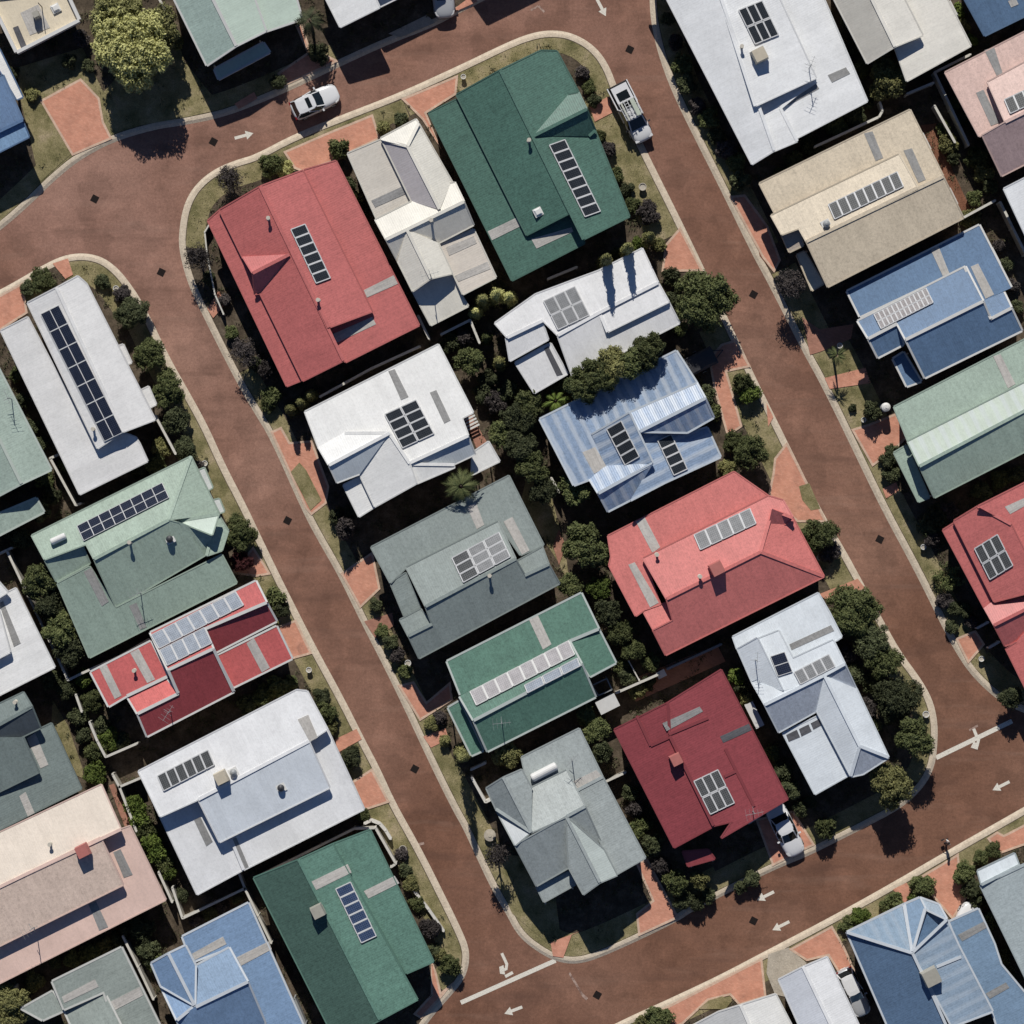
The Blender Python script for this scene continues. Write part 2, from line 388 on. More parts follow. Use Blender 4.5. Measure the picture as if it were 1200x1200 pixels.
def house(label, org, faces, col, trim=None, wall='wall', strips=(), solar=(), vents=(), whirly=(), domes=(),
          coolers=(), antennas=(), tanks=(), caps=(), scale=4.0, vcol=None, rough=.5, metal=0.0, name='house', parapet=0,
          facade=True, rib=.12, grime=.18, sheet=.035, sheen_band=0.0):
    L = lambda p: (org[0] + p[0] / scale, org[1] + p[1] / scale)
    F = []
    for f in faces:
        d, pitch, zt, pts = f[0], f[1], f[2], [L(p) for p in f[3]]
        kind = 'r'
        if d[0] in 'vc': kind, d = d[0], d[1]
        F.append(dict(k=kind, pl=Plane(d, pitch, zt, pts), pts=offset(pts, .55), raw=pts, col=f[4] if len(f) > 4 else None, sheen_band=f[5] if len(f) > 5 else sheen_band))
    cx = sum(p[0] for f in F for p in f['raw']) / sum(len(f['raw']) for f in F)
    cy = sum(p[1] for f in F for p in f['raw']) / sum(len(f['raw']) for f in F)
    root = empty(name, (*W(cx, cy, 0)[:2], BASE)); tag(root, label, 'house')
    for f in F: HOUSE_POLYS.append(f['raw'])
    rm = metal_roof(name + '_roof_sheet', col, rough, grime, .10, metal, rib, sheet, sheen_band)
    vm = metal_roof(name + '_verandah_sheet', vcol, rough, grime, .10, metal, rib) if vcol else rm
    tm = plain('trim_%.2f_%.2f_%.2f' % trim, trim, .5, 0, .1) if trim else plain('trim_%.2f_%.2f_%.2f' % tuple(v * .82 for v in col), tuple(v * .82 for v in col), .5, 0, .12)
    # --- roofs
    groups = {}
    for i, f in enumerate(F):
        key = {'r': 'roof', 'v': 'verandah_roof_%d' % i, 'c': 'porch_roof_%d' % i}[f['k']]
        groups.setdefault(key, []).append(f)
    for key, fs in groups.items():
        mb = MB(); mats = [rm if key == 'roof' else vm]
        for f in fs:
            pl = f['pl']
            mi = 0
            if f['col']:  # a face's own colour
                mats.append(metal_roof(name + '_sheet', f['col'], rough, grime, .1, metal, rib, sheet, f['sheen_band'])); mi = len(mats) - 1
            pts = f['pts'] if area(f['pts']) < 0 else f['pts'][::-1]   # ccw in world
            top = [W(x, y, pl.z(x, y)) for x, y in pts]
            bot = [W(x, y, pl.z(x, y) - T_ROOF) for x, y in pts]
            uv = [pl.uv(x, y) for x, y in pts]
            mb.face(top, mi, uv); mb.face(bot[::-1], mi, uv[::-1])
            for a in range(len(pts)):
                b = (a + 1) % len(pts)
                mb.face([bot[a], bot[b], top[b], top[a]], mi, [uv[a], uv[b], uv[b], uv[a]])
        mb.build(key.rstrip('_0123456789'), mats, root, uv=True)
    def neigh(i, x, y, dz):
        z = F[i]['pl'].z(x, y)
        for j, g in enumerate(F):
            if j != i and inside(x, y, g['raw']) and abs(g['pl'].z(x, y) - z) < dz: return j
        return None
    # --- gutters / barge boards and ridge caps
    gt = MB(); done = []; rcm = tm if (trim or caps) else rm
    for i, f in enumerate(F):
        pts = f['raw']; pl = f['pl']; sg = 1 if area(pts) > 0 else -1
        for a in range(len(pts)):
            p, q = Vector(pts[a]), Vector(pts[(a + 1) % len(pts)])
            e = q - p
            if e.length < 5: continue
            nrm = Vector((e.y, -e.x)).normalized() * sg
            m = (p + q) / 2 + nrm * 2.0
            j = neigh(i, m.x, m.y, .22)
            zp, zq = pl.z(*p), pl.z(*q)
            if j is None:
                w = .16 if trim else .11
                n3 = nrm * (.3 * PX * .1)
                A = W(*(p + nrm * .6), zp - .05 + parapet / 2); B = W(*(q + nrm * .6), zq - .05 + parapet / 2)
                gt.bar(A, B, w if not parapet else .28, .16 + parapet)
            else:
                k = F[j]['pl']; inn = (p + q) / 2 - nrm * 6; ou = (p + q) / 2 + nrm * 6; mid = (p + q) / 2
                if pl.z(*mid) > (pl.z(*inn) + k.z(*ou)) / 2 + .02:
                    if any((mid - d0).length < 5 for d0 in done): continue
                    done.append(mid)
                    rc = MB(); rc.bar(W(*p, zp + .035), W(*q, zq + .035), .26, .05); rc.build('ridge_cap', rcm, root)
    if gt.f: gt.build('gutter', tm, root)
    for cc in caps:
        for a, b in zip(cc, cc[1:]):
            pa, pb = L(a), L(b)
            def zt(x, y):
                zz = [f['pl'].z(x, y) for f in F if inside(x, y, offset(f['raw'], 2))]
                return max(zz) if zz else 4
            rc = MB(); rc.bar(W(*pa, zt(*pa) + .05), W(*pb, zt(*pb) + .05), .24, .07); rc.build('ridge_cap', rcm, root)
    # --- walls
    wb = MB(); cands = []
    for i, f in enumerate(F):
        pl = f['pl']
        ins = offset(f['raw'], -.42 * PX * .8)
        if f['k'] == 'c':
            pb = MB()
            for x, y in offset(f['raw'], -3.0):
                if neigh(i, x, y, 9) is None:
                    pb.box((*W(x, y, 0)[:2], BASE), (.11, .11, pl.z(x, y) - .15 - BASE))
            if pb.f: pb.build('post', M['offwhite'], root)
            continue
        if abs(area(ins)) < 60 or area(ins) * area(f['raw']) < 0: continue
        pts = ins if area(ins) < 0 else ins[::-1]
        wb.prism([Vector((*W(x, y, 0)[:2], BASE)) for x, y in pts], [Vector((*W(x, y, pl.z(x, y))[:2], pl.z(x, y) - T_ROOF - .02)) for x, y in pts])
        n = len(pts)
        for a in range(n):
            p, q = Vector(pts[a]), Vector(pts[(a + 1) % n])
            if (q - p).length < 34: continue
            nrm = Vector((-(q - p).y, (q - p).x)).normalized()
            m = (p + q) / 2 + nrm * 10
            if neigh(i, m.x, m.y, 99) is None and -30 < m.x < 1230 and -30 < m.y < 1230: cands.append((p, q, nrm, f))
    if wb.f: wb.build('wall', M[wall], root)
    cands.sort(key=lambda c: -(c[1] - c[0]).length)
    if facade:
        nw = 0
        for ci, (p, q, nrm, f) in enumerate(cands[:4]):
            e = (q - p); ln = e.length / PX
            for t in ((.25, .72) if ln > 6 else (.5,)):
                c = p + e * t; w3 = W(*c, 0); tang = math.atan2(-e.y, e.x)
                outw = Vector((nrm.x, -nrm.y, 0))
                ctr = w3 + outw * -.0
                ro = Matrix.Rotation(tang, 3, 'Z')
                def Q(u, v, z): return Vector((ctr.x, ctr.y, 0)) + ro @ Vector((u, 0, 0)) + outw * v + Vector((0, 0, z))
                if ci == 1 and t == .25 or len(cands) == 1 and t == .5:
                    db = MB()
                    db.prism([Q(-.43, -.05, BASE), Q(.43, -.05, BASE), Q(.43, .06, BASE), Q(-.43, .06, BASE)], [Q(-.43, -.05, BASE + 2.05), Q(.43, -.05, BASE + 2.05), Q(.43, .06, BASE + 2.05), Q(-.43, .06, BASE + 2.05)])
                    do = db.build('door', M['door'], root)
                    hb = MB(); hb.box(tuple(Q(.34, .08, BASE + 1.0)), (.05, .05, .12)); hb.build('handle', M['alu'], do)
                    continue
                fb = MB(); z0, z1, hw = BASE + .9, BASE + 2.05, .75
                for (u0, u1, za, zb) in ((-hw, hw, z0, z0 + .07), (-hw, hw, z1 - .07, z1), (-hw, -hw + .07, z0 + .07, z1 - .07), (hw - .07, hw, z0 + .07, z1 - .07), (-.03, .03, z0 + .07, z1 - .07)):
                    fb.prism([Q(u0, -.04, za), Q(u1, -.04, za), Q(u1, .06, za), Q(u0, .06, za)], [Q(u0, -.04, zb), Q(u1, -.04, zb), Q(u1, .06, zb), Q(u0, .06, zb)])
                fo = fb.build('window', M['white'], root)
                gb = MB(); gb.face([Q(-hw + .07, .02, z0 + .07), Q(hw - .07, .02, z0 + .07), Q(hw - .07, .02, z1 - .07), Q(-hw + .07, .02, z1 - .07)])
                gb.build('pane', M['glass'], fo)
    def top(x, y, g=2.0):
        zz = [(f['pl'].z(x, y), k) for k, f in enumerate(F) if inside(x, y, offset(f['raw'], g))]
        if not zz: return 3.2, 0
        return max(zz)
    def topf(x, y): return top(x, y)[0]
    # --- translucent strips
    for st in strips:
        pts = [L(p) for p in st[0]]; mt = M[st[1]] if len(st) > 1 else M['sky_pale']
        cx_ = sum(p[0] for p in pts) / len(pts); cy_ = sum(p[1] for p in pts) / len(pts)
        pl = F[top(cx_, cy_)[1] if len(st) < 3 else st[2]]['pl']
        if area(pts) > 0: pts = pts[::-1]
        mb = MB()
        tp = [W(x, y, pl.z(x, y) + .03) for x, y in pts]; bt = [W(x, y, pl.z(x, y) - .02) for x, y in pts]
        uv = [pl.uv(x, y) for x, y in pts]; mb.face(tp, 0, uv)
        for a in range(len(pts)):
            b = (a + 1) % len(pts); mb.face([bt[a], bt[b], tp[b], tp[a]], 0, [uv[a], uv[b], uv[b], uv[a]])
        mb.build('skylight_panel', mt, root, uv=True)
    # --- solar panels
    for so in solar:
        p0, p1, p2, nu, nv, pm = so[:6]
        P0, P1, P2 = Vector(L(p0)), Vector(L(p1)), Vector(L(p2))
        U, V = P1 - P0, P2 - P0
        c = P0 + U / 2 + V / 2
        pl = F[so[6] if len(so) > 6 else top(c.x, c.y)[1]]['pl']
        mats = so[7] if len(so) > 7 else None
        for iu in range(nu):
            for iv in range(nv):
                a, b = (.012, .988) if pm == 'p_navy' else (.035, .965)
                q = [P0 + U * ((iu + s) / nu) + V * ((iv + t) / nv) for s, t in ((a, a), (b, a), (b, b), (a, b))]
                if area([tuple(v) for v in q]) > 0: q = q[::-1]
                def at(v, h): return W(v.x, v.y, pl.z(v.x, v.y) + h)
                lu, lv = (q[1] - q[0]).length / PX, (q[2] - q[1]).length / PX
                mb = MB(); uv = [(0, 0), (lu, 0), (lu, lv), (0, lv)]
                tp = [at(v, .125) for v in q]; bt = [at(v, .09) for v in q]
                mb.face(tp, 0, uv); mb.face(bt[::-1], 0, uv)
                mm = M[mats[iu] if mats else pm]
                po = mb.build('solar_panel', mm, root, uv=True)
                cc = sum(q, Vector((0, 0))) / 4
                fb = MB()
                for k in range(4):
                    v, w = q[k], q[(k + 1) % 4]
                    fb.bar(at(v, .105), at(w, .105), .05 if pm == 'p_navy' else .085, .07)
                fb.build('frame', M['alu'] if pm != 'p_pale' else M['white'], po)
        rb = MB()
        for t in (.25, .75):
            for_h = .055
            A = P0 + V * t; B = P0 + U + V * t
            rb.bar(W(A.x, A.y, pl.z(A.x, A.y) + for_h), W(B.x, B.y, pl.z(B.x, B.y) + for_h), .05, .06)
        rb.build('panel_rail', M['alu'], root)
    # --- small roof fittings
    for v in vents:
        x, y = L(v); z = topf(x, y); b = W(x, y, z)
        mb = MB(); mb.cyl((b.x, b.y, z - .08), .10, .62, 12); mb.cyl((b.x, b.y, z + .54), .17, .10, 12); mb.cyl((b.x, b.y, z - .03), .2, .06, 12, .14)
        mb.build('vent_pipe', M['offwhite'], root)
    for v in whirly:
        x, y = L(v); z = topf(x, y); b = W(x, y, z)
        mb = MB(); mb.box((b.x, b.y, z - .06), (.75, .75, .10), math.radians(26.6)); mb.cyl((b.x, b.y, z + .04), .2, .16, 16, .2, 1)
        for k in range(3): mb.cyl((b.x, b.y, z + .2 + k * .12), (.22, .3, .26)[k], .12, 16, (.3, .26, .08)[k], 1)
        mb.build('roof_ventilator', [M['white'], M['darkgrey'] if len(v) > 2 else M['grey']], root)
    for v in domes:
        x, y = L(v); z = topf(x, y); b = W(x, y, z)
        mb = MB(); mb.box((b.x, b.y, z - .08), (.72, .72, .22), math.radians(26.6)); mb.box((b.x, b.y, z + .14), (.62, .62, .14), math.radians(26.6), 0, .6)
        mb.build('skylight_dome', M['white'], root)
    for v in coolers:
        x, y, sz, cm = v[0], v[1], v[2], v[3]; x, y = L((x, y)); z = topf(x, y); b = W(x, y, z)
        mb = MB(); r = math.radians(26.6)
        mb.box((b.x, b.y, z - .35), (sz * .8, sz * .8, .45), r); mb.box((b.x, b.y, z + .10), (sz * 1.12, sz * 1.12, .72), r, 0, .86); mb.box((b.x, b.y, z + .82), (sz * .99, sz * .99, .09), r)
        for k in range(4): mb.box((b.x, b.y, z + .2 + k * .14), (sz * 1.13 - k * .02 - .06 * k, sz * .7, .03), r)
        mb.build('roof_cooler', M[cm], root)
    for v in antennas:
        x, y = L(v); z = topf(x, y); b = W(x, y, z)
        mb = MB(); mb.cyl((b.x, b.y, z - .1), .035, 2.0, 8)
        rr = v[2] if len(v) > 2 else .5
        dx, dy = math.cos(rr), math.sin(rr); t = Vector((b.x, b.y, z + 1.8)); d = Vector((dx, dy, 0)); s2 = Vector((-dy, dx, 0))
        mb.bar(t - d * .75, t + d * .75, .028)
        for k in range(5):
            c0 = t + d * (-.7 + k * .33); mb.bar(c0 - s2 * (.5 - k * .07), c0 + s2 * (.5 - k * .07), .014)
        mb.bar(Vector((b.x, b.y, z + 1.1)), Vector((b.x, b.y, z + 1.1)) + s2 * .5, .03)
        mb.build('antenna', M['grey'], root)
    for v in tanks:   # solar hot water: tank on the roof with a flat collector
        (x0, y0), (x1, y1), rad = L(v[0]), L(v[1]), v[2]
        za, zb = topf(x0, y0) + rad + .04, topf(x1, y1) + rad + .04
        A, B = W(x0, y0, za), W(x1, y1, zb); d = (B - A).normalized(); u = d.cross(Vector((0, 0, 1))).normalized(); w = u.cross(d)
        mb = MB(); n = 16; rings = []
        for s_, rr in ((0, .55), (.03, .9), (.08, 1), (.92, 1), (.97, .9), (1, .55)):
            c = A.lerp(B, s_); rings.append([c + (u * math.cos(2 * math.pi * k / n) + w * math.sin(2 * math.pi * k / n)) * rad * rr for k in range(n)])
        for r0, r1 in zip(rings, rings[1:]):
            for k in range(n): mb.face([r0[k], r0[(k + 1) % n], r1[(k + 1) % n], r1[k]])
        mb.face(rings[0][::-1]); mb.face(rings[-1])
        mb.build('water_heater', M['white'], root)
    return root
# ------------------------------------------------------------------ the houses, one call each
WHT = (.70, .69, .66)
house('house with a brick-red metal roof, a small gablet and one column of six solar panels', (230, 180), [
    ('W', 17, 5.0, [(300,155),(690,970),(500,1065),(110,265)]),
    ('vW', 9, 3.5, [(115,262),(55,315),(425,1090),(495,1062)]),
    ('E', 17, 5.0, [(300,155),(500,80),(825,740),(622,815)]),
    ('vE', 5, 3.72, [(505,78),(655,35),(1045,805),(700,978),(622,818),(828,740)]),
    ('N', 34, 4.98, [(220,485),(437,472),(265,560)]),
    ('S', 34, 4.98, [(265,560),(437,472),(302,655),(275,658)])],
    C(174,89,87), strips=[([(785,640),(925,570),(945,610),(800,675)],), ([(630,850),(825,765),(843,800),(655,888)],)],
    solar=[((440,355),(512,328),(560,610),1,6,'p_dark',2)], vents=[(340,305),(572,688)], wall='wall')
house('cream and grey house with crossed gables between the red and dark green roofs', (380, 120), [
    ('W', 24, 4.6, [(270,175),(390,205),(540,500),(410,465)], C(180,172,172)),
    ('N', 22, 4.6, [(265,168),(430,80),(442,98),(390,205),(270,175)]),
    ('E', 22, 4.6, [(390,205),(440,95),(600,375),(585,395),(540,500)]),
    ('N', 22, 4.62, [(240,550),(410,465),(540,500),(590,380),(612,376),(655,465),(388,595),(290,642)]),
    ('S', 24, 4.62, [(290,642),(388,595),(345,745)]),
    ('S', 24, 4.62, [(388,597),(655,467),(700,575),(535,660)]),
    ('W', 20, 4.6, [(388,597),(500,825),(415,885),(345,745)]),
    ('E', 20, 4.6, [(388,597),(535,660),(600,802),(500,825)]),
    ('vS', 7, 3.3, [(415,885),(500,822),(600,802),(640,900),(675,955),(500,1045)]),
    ('vE', 4, 3.5, [(540,665),(700,595),(805,820),(650,900)], C(205,192,175)),
    ('vW', 4, 3.5, [(110,240),(265,175),(410,462),(245,545)], C(205,195,178))],
    C(208,202,186), strips=[([(570,680),(700,625),(715,660),(585,718)], 'sky_pale'), ([(612,812),(765,745),(780,780),(628,840)], 'sky_pale'), ([(220,460),(362,395),(380,430),(238,492)], 'sky_grey')],
    vents=[(502,555)], antennas=[(500,815,.3)])
house('dark green roofed house with one column of eight solar panels beside the parked ute', (490, 45), [
    ('vW', 5, 4.1, [(50,350),(180,287),(508,935),(712,820),(780,960),(440,1135)]),
    ('W', 16, 5.2, [(385,150),(712,818),(508,922),(180,265)]),
    ('E', 16, 5.2, [(385,150),(575,58),(650,60),(755,258),(830,435),(990,835),(775,942)]),
    ('N', 28, 5.2, [(540,457),(705,265),(752,255),(790,332)]),
    ('S', 28, 5.2, [(540,457),(790,332),(830,430),(800,457)])],
    C(58,112,94), strips=[([(325,905),(465,838),(480,880),(342,948)],), ([(530,940),(720,885),(728,905),(555,985)],)],
    solar=[((612,500),(690,472),(780,838),1,8,'p_dark',2)], vents=[(520,480)], domes=[(562,815)], grime=.3)
house('big white stepped roof with six solar panels and a beige cooler, at the top', (770, 0), [
    ('W', 9, 4.8, [(-60,-210),(250,-150),(550,705),(445,770)]),
    ('E', 7, 4.8, [(250,-150),(460,-250),(745,365),(460,497)]),
    ('vE', 3.5, 3.75, [(460,-250),(640,-340),(985,475),(655,647),(575,507),(745,367)]),
    ('vE', 4, 4.1, [(460,496),(745,366),(578,506),(657,662),(550,707)])],
    C(214,215,217), rough=.4, strips=[([(800,352),(885,315),(905,345),(820,387)], 'sky_grey'), ([(600,490),(745,392),(760,415),(620,492)], 'sky_grey', 2)],
    solar=[((380,45),(492,0),(460,210),3,2,'p_dark',1)], vents=[(395,222)], coolers=[(478,262,1.05,'cooler')], antennas=[(712,320,1.2)])
house('cream roofed house with a plain gable and low wing east of the big white roof', (900, 0), [
    ('W', 15, 4.8, [(260,-100),(440,-100),(595,218),(465,297)], C(188,182,168)),
    ('E', 10, 4.8, [(440,-100),(590,-100),(725,165),(595,218)]),
    ('vE', 4, 3.9, [(590,-100),(790,-100),(950,215),(650,380),(595,222),(725,167)])],
    C(212,206,192))
house('blue metal roof cut by the top right corner of the picture', (900, 0), [
    ('S', 6, 4.2, [(880,-80),(1300,-280),(1400,-20),(1015,168)])], C(70,112,152),
    strips=[([(1125,5),(1160,-10),(1175,20),(1140,35)],)])
house('pale pink metal roofed house with a raised clerestory of solar panels on the right edge', (900, 0), [
    ('vN', 5, 3.8, [(830,340),(1290,105),(1320,230),(1030,385),(1115,572),(990,640)]),
    ('N', 14, 4.9, [(1030,385),(1320,230),(1420,420),(1112,572)]),
    ('S', 15, 4.9, [(1005,635),(1112,573),(1420,420),(1420,660),(1095,825)], C(172,140,138))],
    C(214,172,156), strips=[([(1015,235),(1060,220),(1100,342),(1072,355)], 'sky_grey'), ([(975,435),(1010,420),(1085,575),(1045,590)], 'sky_grey')],
    solar=[((1105,465),(1320,365),(1135,535),5,1,'p_grey',1)])
house('beige metal roofed house with a slim row of eight grey solar panels', (870, 110), [
    ('vN', 5, 3.95, [(80,420),(785,75),(940,385),(820,440),(735,282),(150,557)]),
    ('N', 15, 5.0, [(135,570),(732,284),(820,440),(300,692),(265,630),(185,660)]),
    ('S', 7, 5.0, [(300,692),(940,388),(1035,582),(400,905)]),
    ('vW', 10, 4.0, [(185,660),(262,627),(285,710),(220,742)], C(172,154,136)),
    ('cW', 4, 2.9, [(255,755),(290,738),(380,890),(325,922)], C(212,202,172))],
    C(204,184,150), strips=[([(570,185),(610,175),(660,300),(625,315)], 'sky_grey'), ([(755,265),(795,255),(860,402),(825,417)], 'sky_grey')],
    solar=[((400,517),(725,362),(432,590),8,1,'p_grey',1)], whirly=[(392,612)])
house('blue roofed house with white barge boards and a pale tubular solar heater', (900, 240), [
    ('vN', 5, 3.95, [(370,405),(990,95),(1140,387),(1010,447),(925,290),(430,525)]),
    ('N', 14, 4.9, [(420,545),(925,290),(1008,452),(645,632),(605,557),(470,627)]),
    ('S', 18, 4.9, [(645,632),(1008,454),(1042,535),(1140,484),(1190,590),(735,812)]),
    ('N', 14, 4.4, [(1010,452),(1105,410),(1140,482),(1044,533)]),
    ('S', 18, 4.5, [(470,628),(605,558),(635,655),(515,717)]),
    ('cW', 4, 3.0, [(585,722),(635,690),(718,828),(650,852)])],
    C(82,124,166), trim=WHT, strips=[([(760,205),(800,195),(850,320),(820,335)],), ([(950,290),(985,275),(1060,420),(1020,440)],)],
    solar=[((495,512),(740,388),(530,582),12,2,'p_tube',1)], caps=[[(920,290),(1045,535)]])
house('long pale green metal roofed house with a glossy clear-sheeted ridge slope', (900, 300), [
    ('vN', 5, 4.0, [(590,708),(1310,335),(1390,497),(655,866)]),
    ('N', 14, 4.9, [(655,870),(1390,499),(1440,600),(710,985)], C(178,194,174), .4),
    ('S', 18, 4.9, [(710,985),(1440,600),(1510,760),(780,1132)]),
    ('cW', 4, 3.1, [(590,922),(650,887),(755,1132),(705,1152)])],
    C(150,174,154), strips=[([(1055,470),(1090,460),(1160,600),(1125,620)],)])
house('red roofed house on the right edge with a block of six solar panels', (900, 540), [
    ('vW', 8, 3.7, [(820,325),(873,292),(1050,660),(1015,692)]),
    ('W', 15, 5.2, [(872,282),(985,213),(1140,297),(1290,600),(1060,660)]),
    ('E', 10, 5.2, [(985,213),(1350,30),(1500,330),(1290,600),(1140,297)]),
    ('N', 24, 4.6, [(1015,690),(1060,655),(1300,600),(1300,650),(1060,770)]),
    ('S', 24, 4.6, [(1060,770),(1300,650),(1400,760),(1110,867)]),
    ('W', 9, 4.5, [(1115,880),(1165,850),(1230,772),(1400,760),(1400,1150),(1260,1180),(1200,1052)])],
    C(178,92,90), strips=[([(1110,215),(1200,175),(1215,205),(1135,250)],)],
    solar=[((965,410),(1075,342),(1040,560),3,2,'p_grey',1)])
house('small white roof at the right edge below the pale pink house', (900, 0), [
    ('W', 6, 4.2, [(1105,885),(1330,770),(1450,1010),(1215,1120)])], C(212,214,218))
house('white roofed house striped by two narrow conifer shadows with six grey solar panels', (560, 280), [
    ('N', 6, 4.3, [(80,395),(270,260),(470,185),(565,150),(770,45),(845,205),(570,345),(375,452),(305,382),(138,462)]),
    ('N', 3, 4.28, [(570,346),(845,206),(895,295),(608,436)]),
    ('S', 9, 4.3, [(375,455),(568,348),(608,438),(895,297),(945,395),(445,650)]),
    ('vS', 7, 4.0, [(132,465),(300,385),(330,472),(150,572)]),
    ('vS', 4, 3.4, [(175,580),(305,505),(342,490),(420,632),(265,722)])],
    C(214,213,212), rough=.4, solar=[((305,290),(455,220),(375,428),3,2,'p_glare',0)],
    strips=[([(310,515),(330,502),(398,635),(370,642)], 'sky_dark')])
house('pale blue zinc roofed house with two columns of four dark solar panels', (600, 300), [
    ('vN', 5, 4.0, [(130,765),(770,445),(868,598),(550,735),(375,835),(440,1010),(365,1047),(290,1075)]),
    ('W', 18, 5.0, [(375,837),(550,736),(660,970),(440,985)]),
    ('N', 24, 5.0, [(550,735),(866,597),(905,667),(600,822)]),
    ('S', 25, 5.0, [(600,823),(905,668),(945,757),(822,827)]),
    ('E', 12, 5.0, [(550,735),(605,825),(825,828),(915,805),(977,942),(715,1062),(555,1145),(660,972)]),
    ('N', 30, 5.0, [(365,1047),(440,985),(660,972),(405,1112)]),
    ('S', 25, 5.0, [(405,1112),(660,974),(555,1143),(450,1197)])],
    C(122,152,188), trim=(.55,.60,.65), rough=.42, rib=.2, grime=.2, sheet=.12, sheen_band=.5, strips=[([(330,920),(390,895),(445,990),(385,1020)],)],
    solar=[((440,812),(513,770),(527,982),1,4,'p_dark',1), ((680,865),(748,833),(757,1030),1,4,'p_dark',4)])
house('rose red hipped roof house with a row of five grey solar panels', (690, 530), [
    ('vN', 5, 3.95, [(90,392),(680,92),(842,205),(255,497),(335,715),(255,742),(220,767),(95,530),(105,490)]),
    ('N', 15, 5.1, [(255,497),(842,205),(910,225),(957,307),(860,270),(805,467),(365,687)]),
    ('E', 19, 5.1, [(805,467),(860,271),(957,309),(1102,582)]),
    ('S', 30, 5.05, [(860,268),(955,305),(825,418)]),
    ('S', 17, 5.1, [(365,688),(805,468),(1102,582),(360,950),(302,835),(395,788)]),
    ('N', 12, 4.25, [(255,745),(355,705),(397,785),(305,835)])],
    C(190,102,98), strips=[([(218,320),(260,300),(335,445),(298,472)],), ([(185,527),(215,515),(328,705),(287,727)],)],
    solar=[((490,385),(755,260),(522,460),5,1,'p_glare',1)], coolers=[(598,545,1.0,'cooler_red')], vents=[(318,480),(520,582)])
house('silvery white house with crossed gables, a flat carport and one small dark solar array', (840, 680), [
    ('vN', 5, 3.85, [(75,265),(475,60),(527,150),(585,265),(560,282),(357,367),(290,237),(190,277),(95,322)]),
    ('N', 8, 4.6, [(190,275),(290,236),(357,366),(545,280),(600,392),(500,447),(388,495),(310,517)]),
    ('W', 20, 4.62, [(97,322),(190,270),(310,517),(165,477)]),
    ('N', 12, 4.6, [(165,478),(310,516),(390,494),(500,447),(225,583)]),
    ('S', 20, 4.6, [(225,584),(505,447),(470,612),(290,712)], C(165,175,190)),  # shade painted into the south slopes as a darker, bluer sheet
    ('W', 20, 4.6, [(505,447),(670,777),(628,918),(468,612)]),
    ('E', 20, 4.6, [(508,449),(655,510),(805,830),(670,777)]),
    ('S', 20, 4.55, [(502,446),(600,393),(655,512)], C(165,175,190)),
    ('S', 20, 4.6, [(670,778),(805,831),(685,908),(630,920)], C(165,175,190)),
    ('vW', 3, 3.6, [(310,717),(475,635),(620,912),(460,1002)])],
    C(200,208,214), rough=.38, strips=[([(325,725),(375,700),(390,735),(337,757)], 'sky_dark'), ([(385,697),(430,675),(445,708),(397,732)], 'sky_dark'), ([(440,670),(480,650),(490,680),(453,700)], 'sky_dark'), ([(340,300),(535,210),(550,237),(350,327)], 'sky_grey')],
    solar=[((250,357),(318,335),(287,450),1,2,'p_navy',1), ((360,430),(525,345),(392,490),4,1,'p_glare',1)], antennas=[(180,372,1.5)])
house('dark maroon roofed house with six solar panels and a square red cooler', (700, 770), [
    ('W', 7, 4.35, [(80,340),(330,215),(340,370),(545,792),(360,892)]),
    ('E', 11, 4.35, [(330,215),(580,60),(892,665),(580,848),(632,770),(545,790),(340,370)]),
    ('cS', 4, 2.5, [(400,912),(520,902),(550,945),(425,980)])],
    C(130,52,60), strips=[([(305,310),(480,232),(495,255),(325,347)], 'sky_grey'), ([(575,372),(715,310),(728,340),(590,402)], 'sky_dark')],
    solar=[((450,580),(565,525),(530,740),3,2,'p_grey',1)], coolers=[(368,478,.85,'cooler_red')], antennas=[(728,722,.2)],
    caps=[[(185,275),(250,415),(332,378)], [(335,362),(520,285)], [(600,430),(735,700)], [(595,560),(650,535)]])
house('white roofed house with crossed gables and a block of eight black solar panels', (340, 390), [
    ('N', 8, 4.6, [(70,370),(695,55),(858,374),(805,400),(835,482),(557,612),(465,470),(255,470),(135,542)]),
    ('N', 20, 4.62, [(135,540),(255,470),(466,470),(182,620)]),
    ('S', 20, 4.6, [(182,620),(466,471),(325,662),(220,702)], C(185,195,202)),  # south slopes take a dimmer bluish copy of the white, for shade
    ('W', 12, 4.6, [(465,471),(560,612),(592,706),(397,815),(325,661)]),
    ('vW', 4, 3.4, [(250,715),(325,675),(397,815),(323,862)]),
    ('S', 20, 4.5, [(557,612),(833,480),(867,570),(767,617)], C(185,195,202)),
    ('S', 8, 4.45, [(560,615),(770,618),(772,630),(595,706)]),
    ('cS', 3, 2.9, [(855,562),(930,510),(982,602),(850,667)])],
    C(214,213,209), strips=[([(460,180),(490,170),(555,300),(520,315)], 'sky_grey'), ([(655,280),(685,268),(752,410),(722,425)], 'sky_grey')],
    solar=[((440,382),(592,312),(525,542),2,4,'p_dark',0)])
